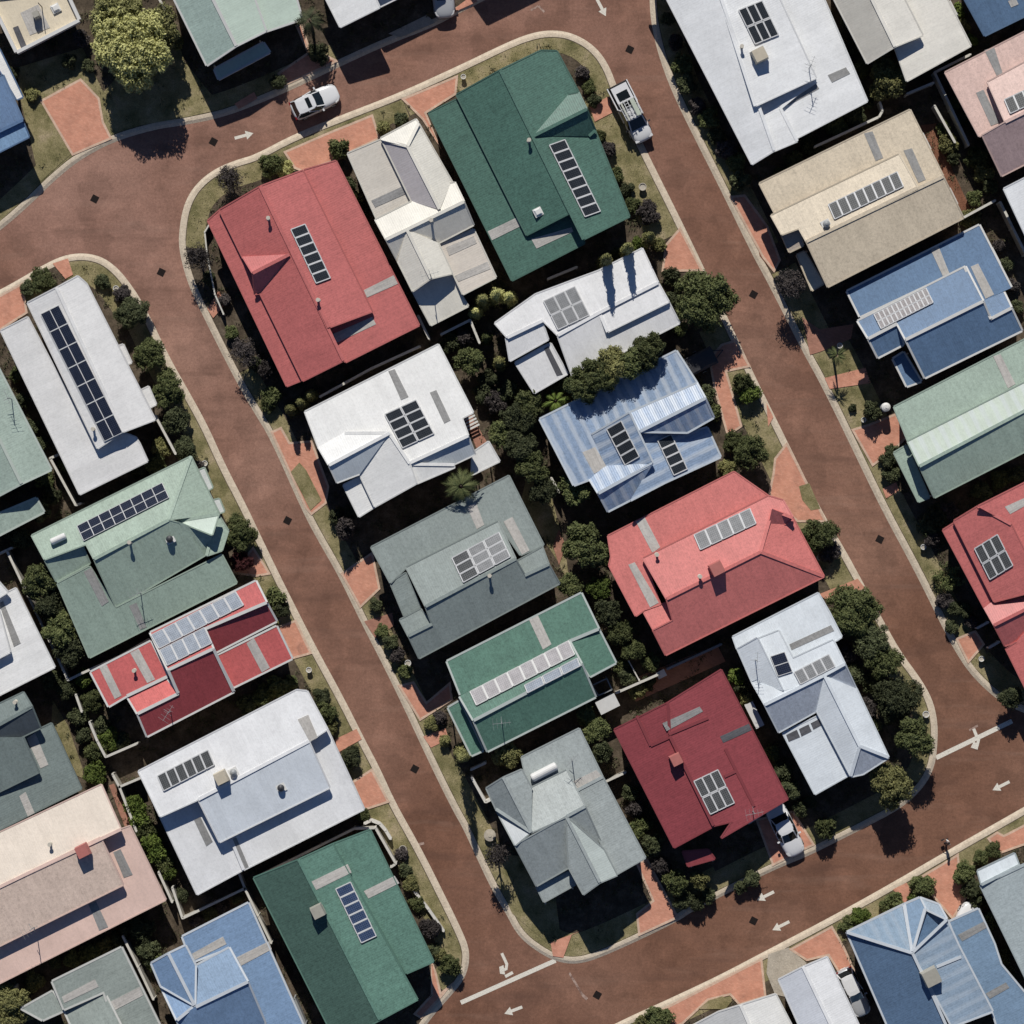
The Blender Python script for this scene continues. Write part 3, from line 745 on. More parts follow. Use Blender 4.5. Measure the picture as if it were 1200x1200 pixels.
house('grey roofed house with nine solar panels in a square on its raised ridge', (420, 540), [
    ('vN', 5, 4.05, [(60,405),(705,70),(868,395),(760,442),(650,286),(222,502),(150,572)]),
    ('N', 15, 5.0, [(225,500),(655,285),(737,460),(315,682)]),
    ('S', 17, 5.0, [(315,683),(737,462),(780,537),(892,485),(942,575),(285,925),(235,820),(345,765)]),
    ('vW', 8, 3.9, [(150,572),(222,525),(292,692),(215,727)]),
    ('N', 8, 4.35, [(195,745),(292,695),(347,765),(235,822)]),
    ('N', 8, 4.4, [(745,470),(862,405),(892,485),(780,538)])],
    C(132,145,140), strips=[([(510,220),(550,190),(590,300),(555,320)],), ([(680,285),(722,262),(802,420),(767,440)],)],
    solar=[((435,455),(660,332),(490,572),3,3,'p_glare',1,['p_grey','p_glare','p_glare'])], vents=[(615,538)])
house('green roofed house with a long white solar pool heater along its ridge', (500, 680), [
    ('vN', 6, 4.0, [(95,380),(725,60),(807,228),(665,287),(195,517),(158,537)]),
    ('N', 15, 4.7, [(155,545),(200,520),(670,286),(727,392),(220,657)]),
    ('vE', 4, 4.0, [(672,285),(807,230),(887,387),(765,452),(727,390)]),
    ('S', 18, 4.7, [(220,658),(727,393),(792,547),(285,802)]),
    ('cW', 4, 3.1, [(100,597),(155,565),(267,797),(210,822)])],
    C(72,128,106), trim=(.50,.55,.52), strips=[([(480,185),(522,165),(585,300),(545,325)],)],
    solar=[((200,520),(665,280),(232,588),8,1,'p_pale',1), ((455,492),(708,362),(470,530),3,1,'p_lblue',1)], antennas=[(352,662,.1)], grime=.25)
house('grey house with crossed gables and a white water heater on the corner', (550, 840), [
    ('vN', 4, 3.9, [(245,190),(515,55),(625,282),(500,347),(455,252),(290,332),(262,270)]),
    ('N', 15, 5.0, [(290,332),(455,250),(542,420),(455,467),(290,542)], C(168,176,172)),
    ('E', 17, 5.0, [(160,285),(245,248),(292,335),(291,541)]),
    ('W', 22, 5.0, [(80,335),(160,285),(288,540),(125,432)], C(130,140,140)),  # lit slopes painted paler, this shaded one darker, over one grey roof
    ('N', 18, 5.0, [(125,434),(287,541),(215,602)], C(178,184,186)),
    ('S', 18, 5.0, [(215,602),(455,468),(468,705),(315,792)]),
    ('W', 18, 5.0, [(455,468),(612,776),(535,832),(466,705)]),
    ('E', 17, 5.0, [(455,468),(630,622),(692,742),(612,776)], C(172,184,178)),
    ('S', 16, 5.0, [(455,467),(542,421),(632,622)]),
    ('vE', 6, 4.15, [(500,347),(625,282),(825,660),(690,737),(630,622),(545,425)]),
    ('cS', 4, 3.3, [(315,797),(465,725),(497,785),(350,867)])],
    C(152,162,160), strips=[([(480,305),(595,250),(625,282),(505,342)],)], tanks=[((290,290),(410,228),.36)], antennas=[(480,195,.8)])
house('long white roofed house on the corner with fourteen navy solar panels in two columns', (0, 300), [
    ('vW', 4, 4.05, [(5,350),(130,287),(455,905),(577,828),(636,850),(655,880),(692,962),(375,1117)]),
    ('W', 10, 4.9, [(130,220),(265,150),(577,822),(458,902)]),
    ('E', 8, 4.9, [(265,150),(365,95),(405,130),(727,767),(577,824)]),
    ('cE', 8, 2.6, [(545,425),(578,415),(617,500),(590,510)]),
    ('cE', 8, 2.6, [(660,630),(697,612),(732,695),(700,712)])],
    C(210,208,205), solar=[((190,272),(275,230),(490,870),2,7,'p_navy',1)], vents=[(440,812)])
house('pale green gabled roof at the left edge, south of the long white roof', (0, 400), [
    ('E', 13, 4.8, [(-110,240),(-20,100),(240,602),(100,667)]),
    ('W', 13, 4.8, [(-110,240),(100,667),(-150,800),(-350,380)]),
    ('vS', 6, 3.3, [(-200,890),(170,735),(207,800),(-150,985)])], C(150,172,156),
    antennas=[(55,270,2.0)], trim=(.5,.56,.5))
house('pale green metal roofed house with two long rows of slim solar panels', (20, 520), [
    ('N', 16, 4.9, [(70,430),(815,60),(710,357),(362,540),(325,470),(130,542)]),
    ('S', 18, 4.3, [(130,543),(300,462),(342,560),(185,645)]),
    ('S', 18, 4.9, [(362,541),(710,358),(755,370),(882,522),(465,767)]),
    ('E', 16, 4.9, [(815,60),(947,327),(712,357)]),
    ('N', 14, 4.85, [(752,362),(945,330),(915,427)], C(186,204,186)),
    ('S', 20, 4.8, [(752,364),(912,430),(882,522)]),
    ('vE', 10, 3.9, [(945,335),(990,407),(960,500),(888,525),(912,430)]),
    ('vS', 4, 3.75, [(190,655),(340,575),(465,768),(960,520),(1030,652),(340,1002)], C(130,154,138)),
    ('cE', 8, 2.6, [(845,127),(878,113),(917,205),(890,222)], C(190,195,190)),
    ('cE', 8, 2.6, [(918,265),(948,258),(972,317),(945,327)], C(190,195,190))],
    C(152,176,154), strips=[([(312,600),(350,580),(430,740),(397,762)], 'sky_grey'), ([(525,760),(560,745),(607,860),(577,872)], 'sky_grey')],
    solar=[((280,385),(680,182),(312,455),8,2,'p_navy',0)], vents=[(530,462)], whirly=[(717,447,1)], tanks=[((158,462),(228,430),.28)], antennas=[(580,700,.4)])
house('red roofed house with white barge boards and an L-shaped array of pale blue solar panels', (90, 640), [
    ('N', 14, 4.9, [(345,405),(840,163),(890,264),(600,388),(640,480),(428,580)]),
    ('S', 20, 4.47, [(603,390),(890,266),(937,352),(645,502)], C(140,54,60)),  # darker red copy puts the shade into both south slopes
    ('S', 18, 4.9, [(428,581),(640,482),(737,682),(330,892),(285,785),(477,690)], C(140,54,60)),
    ('vN', 4, 4.0, [(65,590),(347,445),(427,610),(235,702),(150,752)]),
    ('N', 12, 4.25, [(235,702),(412,612),(477,688),(285,786)], C(200,95,92)),  # sunlit north face painted a brighter red
    ('vS', 5, 3.65, [(660,512),(937,375),(1010,527),(735,662)])],
    C(178,80,80), trim=WHT, strips=[([(105,570),(140,555),(210,700),(178,717)],), ([(250,500),(290,480),(367,625),(330,642)],), ([(795,455),(830,430),(905,570),(867,592)],)],
    solar=[((345,415),(745,210),(385,482),7,1,'p_lblue',0), ((385,485),(598,378),(423,562),4,1,'p_lblue',0)], vents=[(272,582)], antennas=[(440,775,1.0)], caps=[[(428,581),(475,690)], [(640,480),(735,680)]])
house('white roof at the left edge beside the row of tall green hedge trees', (0, 640), [
    ('vE', 4, 4.0, [(-200,330),(75,197),(257,567),(-100,747)]),
    ('E', 5, 4.6, [(-200,380),(-10,285),(47,497),(-130,590)]),
    ('vE', 4, 4.3, [(-80,190),(-20,150),(37,215),(-20,250)])], C(214,213,210),
    strips=[([(-5,268),(15,258),(97,455),(65,472)], 'sky_grey')])
house('grey-green gabled roof at the left edge above the long pink roof', (0, 760), [
    ('N', 15, 4.6, [(-150,330),(110,205),(150,272),(-120,422)]),
    ('S', 20, 4.6, [(-120,422),(150,273),(190,372),(-100,512)], C(70,82,90)),  # shaded side of the gable, painted as its own dark sheet
    ('S', 9, 4.5, [(-150,420),(110,417),(182,580),(-150,742)]),
    ('vE', 5, 3.8, [(112,417),(190,375),(242,350),(382,657),(-150,922),(-150,742),(182,580)])],
    C(112,128,124), strips=[([(125,422),(165,395),(227,545),(190,562)],), ([(90,692),(120,672),(162,770),(130,787)],)], vents=[(75,250)])
house('large white flat-roofed house with a raised panel, six grey solar panels and a beige cooler', (150, 790), [
    ('N', 5, 4.6, [(50,455),(790,75),(840,80),(935,258),(848,315),(330,587),(152,667)]),
    ('S', 7, 4.6, [(330,587),(848,315),(945,532),(430,787)], C(196,204,212)),
    ('vS', 4, 3.6, [(152,668),(330,588),(430,788),(482,772),(542,915),(325,1032)]),
    ('vS', 4, 3.75, [(482,772),(945,534),(850,317),(935,258),(1107,632),(542,917)])],
    C(216,216,217), strips=[([(795,212),(845,190),(890,297),(852,317)], 'sky_pale', 0), ([(310,685),(340,670),(397,785),(367,807)], 'sky_grey', 2), ([(480,778),(507,765),(567,905),(537,917)], 'sky_grey', 3)],
    solar=[((135,475),(375,352),(167,550),6,1,'p_grey',0)], coolers=[(440,482,.95,'cooler')], whirly=[(495,460),(718,532,1)])
house('long pink and cream roofed house on the left with a small red roof cooler', (0, 900), [
    ('N', 9, 4.6, [(-150,372),(475,78),(567,287),(-100,605)], C(226,207,184)),
    ('S', 6, 4.6, [(-100,605),(472,328),(577,547),(-60,862)], C(212,182,160)),
    ('vS', 4, 3.7, [(472,330),(567,287),(610,272),(777,617),(-60,1037),(-60,865),(577,548)])],
    C(226,184,164), strips=[([(530,395),(565,380),(622,500),(580,515)], 'sky_grey'), ([(415,640),(450,625),(507,745),(465,762)], 'sky_grey')],
    coolers=[(392,385,.95,'cooler_red')], vents=[(238,355)], antennas=[(160,745,.5)])
house('dark green roofed house on the corner with one column of six blue solar panels', (270, 900), [
    ('W', 13, 4.8, [(110,515),(320,430),(700,1180),(500,1290)], C(58,98,84)),  # west slope shade painted as a darker copy of the green
    ('E', 13, 4.8, [(320,430),(480,357),(877,1085),(700,1180)]),
    ('vE', 4, 3.75, [(480,357),(655,290),(952,907),(825,962)])],
    C(76,132,112), strips=[([(380,532),(550,450),(568,490),(402,572)],), ([(625,577),(770,505),(792,540),(647,612)],)],
    solar=[((490,567),(565,532),(612,822),1,6,'p_blue',1)], coolers=[(412,668,.95,'cooler_grey')], grime=.28)
house('blue roofed house with a gabled bay at the bottom, left of the green corner house', (0, 900), [
    ('W', 22, 4.9, [(710,915),(790,870),(912,1112),(755,1022)]),
    ('E', 18, 4.9, [(790,870),(870,832),(917,925),(914,1114)]),
    ('N', 18, 4.9, [(915,928),(1075,842),(1162,1002),(918,1120)], C(114,150,186)),
    ('N', 20, 4.9, [(755,1024),(912,1114),(830,1182)]),
    ('S', 20, 4.9, [(830,1182),(918,1119),(1162,1004),(1242,1190),(1250,1300),(900,1340)]),
    ('vE', 5, 3.75, [(855,790),(1165,632),(1420,1200),(1470,1300),(1300,1380),(1075,842),(900,910)])],
    C(104,146,190), trim=(.62,.66,.7), strips=[([(900,870),(1045,790),(1062,825),(910,902)],), ([(1110,887),(1260,812),(1274,850),(1130,927)],)])
house('grey roofed house at the bottom left with two pale skylight strips', (0, 900), [
    ('vE', 4, 3.9, [(245,1000),(570,840),(745,1195),(790,1290),(600,1380),(487,1050),(300,1132)]),
    ('N', 10, 4.6, [(300,1132),(490,1050),(640,1350),(430,1420)]),
    ('vN', 8, 3.6, [(100,1127),(247,1045),(305,1135),(200,1182)])],
    C(136,148,140), strips=[([(290,1072),(445,990),(462,1025),(300,1102)],), ([(515,1097),(655,1025),(672,1065),(535,1137)],)], trim=(.6,.6,.56))
house('white gabled roof at the bottom edge beside the small white car', (900, 900), [
    ('W', 11, 4.5, [(50,992),(165,933),(340,1300),(210,1350)], C(196,200,208)),
    ('E', 10, 4.5, [(165,933),(277,886),(470,1300),(340,1300)])], C(216,216,216))
house('low white roof at the bottom edge beside the salmon driveway', (0, 0), [
    ('W', 8, 4.0, [(808,1204),(842,1186),(868,1178),(900,1250),(840,1270)], C(190,190,188)),
    ('E', 8, 4.0, [(868,1178),(909,1165),(945,1235),(900,1250)])], C(216,214,208), scale=1.0)
house('blue hipped roof with white ridge caps in the bottom right corner', (900, 900), [
    ('W', 19, 5.2, [(370,770),(675,867),(860,1260),(600,1300)], C(74,112,150)),  # west slope dimmer, east slope paler: sun and shade in the paint
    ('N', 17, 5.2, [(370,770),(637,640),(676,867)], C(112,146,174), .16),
    ('N', 15, 5.2, [(637,640),(712,608),(737,660),(676,866)]),
    ('N', 14, 4.6, [(712,608),(800,640),(838,708),(737,660)], C(150,172,190)),
    ('E', 24, 5.2, [(737,660),(838,710),(678,866)], C(70,110,148)),
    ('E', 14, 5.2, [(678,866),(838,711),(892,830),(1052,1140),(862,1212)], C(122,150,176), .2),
    ('vE', 4, 3.7, [(850,720),(985,660),(1060,822),(1092,920),(1200,1050),(1300,1250),(1100,1300),(1052,1142),(892,830)])],
    C(104,142,176), trim=(.6,.64,.68), strips=[([(890,782),(1010,720),(1032,745),(910,812)], 'sky_grey'), ([(1020,1057),(1115,1005),(1132,1030),(1040,1082)], 'sky_grey')],
    coolers=[(760,975,1.25,'cooler_grey')], caps=[[(370,770),(675,867)], [(640,640),(675,867)], [(735,660),(678,860)], [(838,711),(680,862)], [(678,868),(722,962)], [(790,932),(905,885)], [(770,1060),(850,1240)]])
house('pale grey metal roof at the right edge beside the blue hipped roof', (900, 900), [
    ('vN', 7, 4.1, [(982,482),(1155,400),(1177,457),(1000,547)], C(200,210,214)),
    ('W', 5, 4.5, [(995,550),(1330,392),(1560,860),(1230,1032)])], C(160,174,176))
house('blue roof at the left edge with a white sunshade strip', (0, 0), [
    ('N', 6, 3.7, [(-150,420),(15,352),(107,562),(-100,662)]),
    ('S', 8, 3.5, [(-100,670),(108,570),(137,642),(-100,762)], C(110,160,205)),
    ('cE', 4, 2.8, [(-60,150),(0,235),(107,455),(80,467),(0,330)], C(214,212,208))], C(64,110,158))
house('pale green metal roofed house at the top, right of the big yellow-green tree', (0, 0), [
    ('W', 9, 4.0, [(770,-100),(950,-100),(1107,215),(970,307)], C(142,168,158)),
    ('E', 5, 4.0, [(950,-100),(1140,-150),(1247,145),(1107,215)]),
    ('vE', 3, 3.35, [(1140,-150),(1330,-210),(1417,90),(1247,147)]),
    ('cS', 5, 2.6, [(1005,325),(1235,200),(1265,245),(1025,372)])], C(168,190,172), trim=(.6,.6,.58))
house('white roof cut by the top edge with a deep shadow on the road', (300, 0), [
    ('W', 7, 3.7, [(275,-110),(470,-200),(580,35),(395,127)]),
    ('S', 16, 3.7, [(575,35),(480,-170),(800,-320),(870,-110)], C(60,80,110))], C(214,214,212))  # dark blue sheet: shade painted onto the south slope of a white roof
house('blue-grey roof just past the top edge that shades the bend in the road', (0, 0), [
    ('S', 12, 5.0, [(562,-48),(525,-124),(600,-159),(640,-86)])], C(110,130,150), scale=1.0)
house('cream flat roof terrace with a white parapet in the top left corner', (0, 0), [
    ('S', 1, 2.5, [(-60,-20),(-20,45),(80,245),(372,95),(300,-60)])], C(214,196,160), parapet=.35, trim=(.74,.73,.70), name='house',
    coolers=[(175,75,.5,'cooler_grey')], strips=[([(60,130),(85,120),(125,215),(100,228)], 'sky_dark'), ([(95,60),(180,20),(235,130),(140,165)], 'sky_pale')], domes=[(262,40)])
terrace = bpy.context.scene.objects and [o for o in bpy.data.objects if o.name.startswith('house') and o.get('label', '').startswith('cream flat')][0]
mb = MB(); q = W(49, 8, 2.5); mb.cyl((q.x, q.y, 2.4), .04, 1.75, 10); mb.build('mast', M['darkgrey'], terrace)
for o in bpy.data.objects:
    if o.get('category') == 'house': o['group'] = 'houses along the brick red roads'
# ------------------------------------------------------------------ ground, roads, lots
K1 = [(213,290),(214,268),(218,245),(226,227),(239,212),(256,200),(278,191),(300,185),(345,161),(400,139),(470,112),(540,80),(600,51),(625,42),(645,39),(665,41),(685,50),(700,63),(711,80),(720,104),(738,145),(760,190),(800,270),(850,375),(880,440),(905,490),(960,602),(985,642),(1010,688),(1035,735),(1054,768),(1075,796),(1089,820),(1095,845),(1095,870),(1092,897),(1080,920),(1055,944),(1005,970),(975,985),(945,1000),(905,1016),(850,1044),(807,1066),(795,1075),(750,1097),(715,1113),(687,1124),(668,1126),(650,1122),(632,1112),(615,1099),(605,1086),(597,1070),(579,1040),(557,993),(545,967),(535,950),(510,900),(465,803),(425,725),(400,673),(375,630),(358,598),(320,512),(300,480),(277,440),(237,360),(222,327)]
K2 = [(-60,374),(0,344),(27,329),(52,314),(75,303),(97,300),(117,304),(132,314),(145,328),(165,357),(195,420),(215,455),(240,500),(260,545),(287,597),(300,625),(330,687),(367,760),(400,820),(425,870),(442,902),(460,942),(490,995),(520,1055),(538,1092),(546,1112),(546,1130),(540,1147),(525,1165),(500,1193),(480,1225),(462,1262)]
K3 = [(770,-80),(765,-20),(765,5),(767,27),(774,60),(790,105),(817,160),(850,225),(885,297),(900,324),(922,367),(942,407),(967,452),(1000,520),(1037,597),(1075,667),(1107,732),(1120,757),(1137,784),(1157,805),(1177,821),(1215,838),(1290,850)]
K4 = [(1290,898),(1200,950),(1117,997),(1047,1038),(975,1078),(900,1117),(845,1146),(790,1172),(732,1198),(680,1225),(620,1258)]
K5 = [(-60,310),(0,266),(35,235),(60,210),(90,185),(130,163),(180,148),(215,143),(260,134),(300,119),(340,102),(398,74),(455,48),(505,29),(537,12),(560,0),(600,-20),(660,-50),(690,-80)]
K1s = chaikin(K1, 2, True); K2s, K3s, K4s, K5s = [chaikin(k, 2) for k in (K2, K3, K4, K5)]
B1 = K1s
B2 = K2s + [(462,1500),(-400,1500),(-400,374)]
B3 = K3s + [(1600,850),(1600,-400),(770,-400)]
B4 = [(1600,720)] + K4s + [(620,1500),(1600,1500)]
B5 = K5s + [(690,-400),(-400,-400),(-400,310)]
# one ground sheet to the horizon
R_ = 3000
mesh_obj('ground', [(-R_, -R_, -.30), (R_, -R_, -.30), (R_, R_, -.30), (-R_, R_, -.30)], [(0, 1, 2, 3)], M['land'])['kind'] = 'structure'
road = flat_poly('road', [(-420,-420),(1620,-420),(1620,1520),(-420,1520)], 0.0, M['road'])
BLOCKS = [B1, B2, B3, B4, B5]
for bp in BLOCKS: flat_poly('garden_soil', bp, BASE, M['soil'])

def kerb(pts, sd, closed=False):
    """concrete kerb: flush gutter strip then a rounded upstand, on side sd of the line"""
    prof = [(-3.8, .006), (-3.2, .022), (-.3, .112), (2.0, .126), (4.0, .124), (4.3, .10)]
    n = len(pts); rings = [line_off(pts, sd * d, closed) for d, _ in prof]
    V, Fc = [], []
    for r, (d, z) in zip(rings, prof): V += [W(x, y, 0) + Vector((0, 0, z)) for x, y in r]
    for a in range(len(prof) - 1):
        for i in range(n if closed else n - 1):
            j = (i + 1) % n
            f = (a * n + i, a * n + j, (a + 1) * n + j, (a + 1) * n + i)
            Fc.append(f if sd > 0 else f[::-1])
    o = mesh_obj('kerb', V, Fc, M['kerb']); o['kind'] = 'structure'
    bm = bmesh.new(); bm.from_mesh(o.data); bmesh.ops.recalc_face_normals(bm, faces=bm.faces[:])
    if sum(f.normal.z for f in bm.faces) < 0: bmesh.ops.reverse_faces(bm, faces=bm.faces[:])
    bm.to_mesh(o.data); bm.free()
kerb(K1s, 1 if area(K1s) > 0 else -1, True); kerb(K2s, 1); kerb(K3s, -1); kerb(K4s, -1); kerb(K5s, -1)

LAWNS = []
def strip(K, i0, i1, d0, d1, sd):
    seg = chaikin(K[i0:i1], 2)
    poly = line_off(seg, sd * d0) + line_off(seg, sd * d1)[::-1]
    LAWNS.append(poly)
strip(K1, 0, 11, 5, 27, 1); strip(K1, 10, 13, 5, 26, 1); strip(K1, 12, 20, 5, 22, 1); strip(K1, 19, 23, 5, 42, 1); strip(K1, 23, 26, 5, 34, 1)
strip(K1, 25, 30, 5, 34, 1); strip(K1, 30, 37, 5, 24, 1); strip(K1, 37, 43, 5, 26, 1); strip(K1, 42, 53, 5, 32, 1); strip(K1, 52, 59, 5, 27, 1); strip(K1, 58, 67, 5, 24, 1)
strip(K2, 1, 4, 5, 26, 1); strip(K2, 4, 10, 5, 32, 1); strip(K2, 9, 20, 5, 26, 1); strip(K2, 19, 29, 5, 30, 1)
strip(K3, 0, 9, 5, 30, -1); strip(K3, 9, 12, 5, 36, -1); strip(K3, 11, 14, 5, 50, -1); strip(K3, 13, 19, 5, 26, -1); strip(K3, 18, 22, 5, 30, -1)
strip(K4, 1, 9, 5, 28, -1)
strip(K5, 1, 12, 5, 24, -1)
NSTRIP = len(LAWNS)
LAWNS += [[(20,80),(97,56),(122,110),(128,158),(82,182),(47,214),(36,165),(24,115)], [(205,32),(216,72),(262,128),(216,138),(150,150),(130,155),(120,110),(165,60)],
          [(640,560),(662,640),(668,690),(655,660),(610,590),(620,545)], [(62,820),(80,850),(97,900),(98,912),(82,905),(60,860)], [(645,1005),(660,1120),(600,1070),(570,1000)]]
for l in LAWNS: 
    o = flat_poly('lawn', l, BASE + .006 + .004 * (LAWNS.index(l) % 6) + (.024 if LAWNS.index(l) >= NSTRIP else 0), M['lawn'])

DRIVES = []
def drive(pts, mat='paver', edge=True, name='driveway'):
    z = BASE + .058 + .004 * (len(DRIVES) % 4)
    DRIVES.append(pts)
    o = flat_poly(name, pts, z, M[mat])
    if edge:
        inn = offset(pts, -2.6)
        if abs(area(inn)) > 40:
            n = len(pts)
            V = [W(x, y, 0) + Vector((0, 0, z + .004)) for x, y in pts] + [W(x, y, 0) + Vector((0, 0, z + .004)) for x, y in inn]
            Fc = []
            for i in range(n):
                j = (i + 1) % n; f = (i, j, n + j, n + i)
                a = (V[f[1]] - V[f[0]]).cross(V[f[2]] - V[f[0]]).z
                Fc.append(f if a > 0 else f[::-1])
            mesh_obj('driveway_edging', V, Fc, M['edging'])['kind'] = 'structure'
drive([(47,118),(95,92),(117,115),(122,143),(132,163),(85,183)])
drive([(325,86),(360,62),(346,30),(354,28),(363,55),(398,72),(334,101)]); drive([(275,122),(298,108),(302,116),(280,128)], edge=False)
drive([(520,20),(552,-4),(560,2),(538,12),(520,24)]); drive([(455,40),(500,18),(510,27),(470,44)], 'concrete', False)
drive([(332,178),(385,155),(437,134),(446,163),(407,181),(397,188),(355,202),(345,198)]); drive([(470,116),(537,88),(535,111),(500,133),(517,175),(495,141)])
drive([(691,126),(713,113),(718,132),(697,143)], edge=False); drive([(779,287),(797,266),(824,318),(775,319)]); drive([(845,403),(862,398),(880,430),(852,436),(870,500),(852,512),(836,455),(830,420)])
drive([(898,472),(906,489),(900,500)], edge=False); drive([(907,537),(922,518),(966,606),(968,612),(934,612),(900,580),(905,555)])
drive([(960,696),(1005,678),(1014,690),(966,702)], edge=False); drive([(922,950),(930,950),(955,990),(938,998),(905,1015),(885,960)])
drive([(744,1010),(759,1006),(792,1068),(796,1075),(748,1097),(745,1070),(764,1055)]); drive([(645,1104),(687,1088),(670,1095),(660,1122),(648,1120)], edge=False)
drive([(317,506),(330,500),(340,518),(366,516),(386,570),(383,590),(365,604),(358,596)]); drive([(399,672),(437,646),(446,690),(422,713)]); drive([(427,728),(460,718),(462,733),(440,748)], 'paver_dark', False)
drive([(466,803),(485,798),(500,822),(528,798),(531,820),(492,845)]); drive([(496,863),(522,853),(526,866),(505,876)], edge=False); drive([(243,362),(257,340),(264,357),(250,373)], edge=False)
drive([(-30,362),(0,346),(27,331),(33,367),(0,388),(-30,400)]); drive([(62,309),(80,303),(86,322),(77,327)], edge=False); drive([(270,672),(297,640),(318,673),(300,676)]); drive([(323,735),(347,726),(366,766),(341,773)])
drive([(393,866),(418,854),(424,866),(396,882)], edge=False); drive([(412,916),(436,900),(457,940),(426,950)]); drive([(505,1122),(512,1140),(517,1162),(534,1148),(518,1168),(494,1194),(484,1188),(505,1165)])
drive([(854,230),(873,228),(900,265),(915,305),(907,320),(893,302)]); drive([(940,372),(960,386),(1000,380),(997,397),(962,412),(949,416)], 'paver_dark', False); drive([(966,443),(1014,431),(1020,449),(972,456)], edge=False)
drive([(997,503),(1017,497),(1050,484),(1064,512),(1050,526),(1022,547)]); drive([(1034,573),(1050,565),(1053,575),(1038,584)], edge=False); drive([(1119,748),(1143,738),(1154,755),(1134,778)])
flat_poly('mulch_bed', [(1078,147),(1097,145),(1116,200),(1138,247),(1127,250),(1100,200)], BASE + .05, M['mulch']); flat_poly('mulch_bed', [(884,270),(892,272),(912,310),(905,318),(890,300)], BASE + .05, M['mulch'])
drive([(1079,1026),(1116,1004),(1123,999),(1126,1030),(1134,1050),(1116,1078),(1092,1050)]); drive([(1046,1042),(1062,1034),(1073,1052),(1060,1058)], edge=False); drive([(1156,982),(1168,974),(1176,978),(1215,958),(1215,985),(1170,1001)])
drive([(924,1112),(975,1084),(990,1110),(1004,1142),(985,1144),(970,1120),(945,1126)]); drive([(742,1199),(893,1122),(898,1168),(866,1178),(855,1166),(830,1172),(815,1186),(800,1200),(760,1215)])
drive([(900,1118),(924,1110),(945,1128),(930,1170),(908,1165),(898,1140)], 'concrete', False, 'path')
for l, z in (([(341,553),(351,542),(359,551),(377,586),(364,598)], .09), ([(936,570),(948,566),(961,596),(950,598),(940,586)], .09), ([(818,1182),(830,1172),(846,1167),(858,1172),(850,1182)], .09)):
    LAWNS.append(l); flat_poly('lawn', l, BASE + z, M['lawn'])
# side paths between the houses
for i, pth in enumerate(([(655,620),(663,640),(655,662),(648,640)], [(522,430),(530,440),(560,500),(572,520),(560,530),(545,490)], [(128,920),(134,918),(160,975),(150,978)], [(730,800),(840,755),(850,775),(745,822)])):
    flat_poly('path', pth, BASE + .080 + .004 * i, M['paver_dark'])

# painted marks, children of the road
def mark(name, polys, mat='paint', z=.008):
    mb = MB()
    for i, p in enumerate(polys):
        pts = p if area(p) < 0 else p[::-1]
        mb.face([W(x, y, 0) + Vector((0, 0, z + .004 * i)) for x, y in pts])
    return mb.build(name, M[mat], road)
def seg(a, b, w):
    a, b = Vector(a), Vector(b); d = (b - a).normalized(); n = Vector((-d.y, d.x)) * w / 2
    return [tuple(a + n), tuple(b + n), tuple(b - n), tuple(a - n)]
def arrow(tail, tip, w=3.6, hw=10.5, hl=9, mat='paint'):
    t, p = Vector(tail), Vector(tip); d = (p - t).normalized(); n = Vector((-d.y, d.x)); b = p - d * hl
    mark('arrow_marking', [[tuple(t + n * w / 2), tuple(b + n * w / 2), tuple(b + n * hw / 2), tuple(p), tuple(b - n * hw / 2), tuple(b - n * w / 2), tuple(t - n * w / 2)]], mat)
arrow((275,162),(297,156)); arrow((698,-4),(710,19)); arrow((1183,916),(1163,926)); arrow((925,1080),(905,1090)); arrow((907,1045),(887,1055)); arrow((612,1180),(591,1188))
mark('turn_arrow_marking', [seg((588,1117),(594,1130),3.4), seg((594,1129),(593,1136),3.4), seg((594,1135),(588,1138),3.2), [(590,1131),(585,1133),(586,1141),(592,1142)]])
mark('turn_arrow_marking', [seg((592,1144.5),(601,1139.5),3.6)], z=.012)
mark('turn_arrow_marking', [seg((1141,854),(1145,864),3.6), seg((1147,866),(1145,874),3.4), [(1141,869),(1137.5,876),(1145.5,878.5),(1147,872)]], z=.014)
mark('turn_arrow_marking', [seg((1136,856),(1146,850),2.5)], 'paint_worn')
mark('stop_line', [seg((540,1175),(651,1125.5),5.2)]); mark('stop_line', [seg((1097,888),(1186,845),5.4)])
mark('worn_line', [seg((667,1140),(684,1168),2.6), seg((683,1166),(688,1171),3.4)], 'paint_worn'); mark('worn_line', [seg((622,12),(631,7),2.2), seg((631,7),(638,14),2.6)], 'paint_worn')
mark('worn_line', [seg((489,990),(497,988),3)], 'paint_worn')
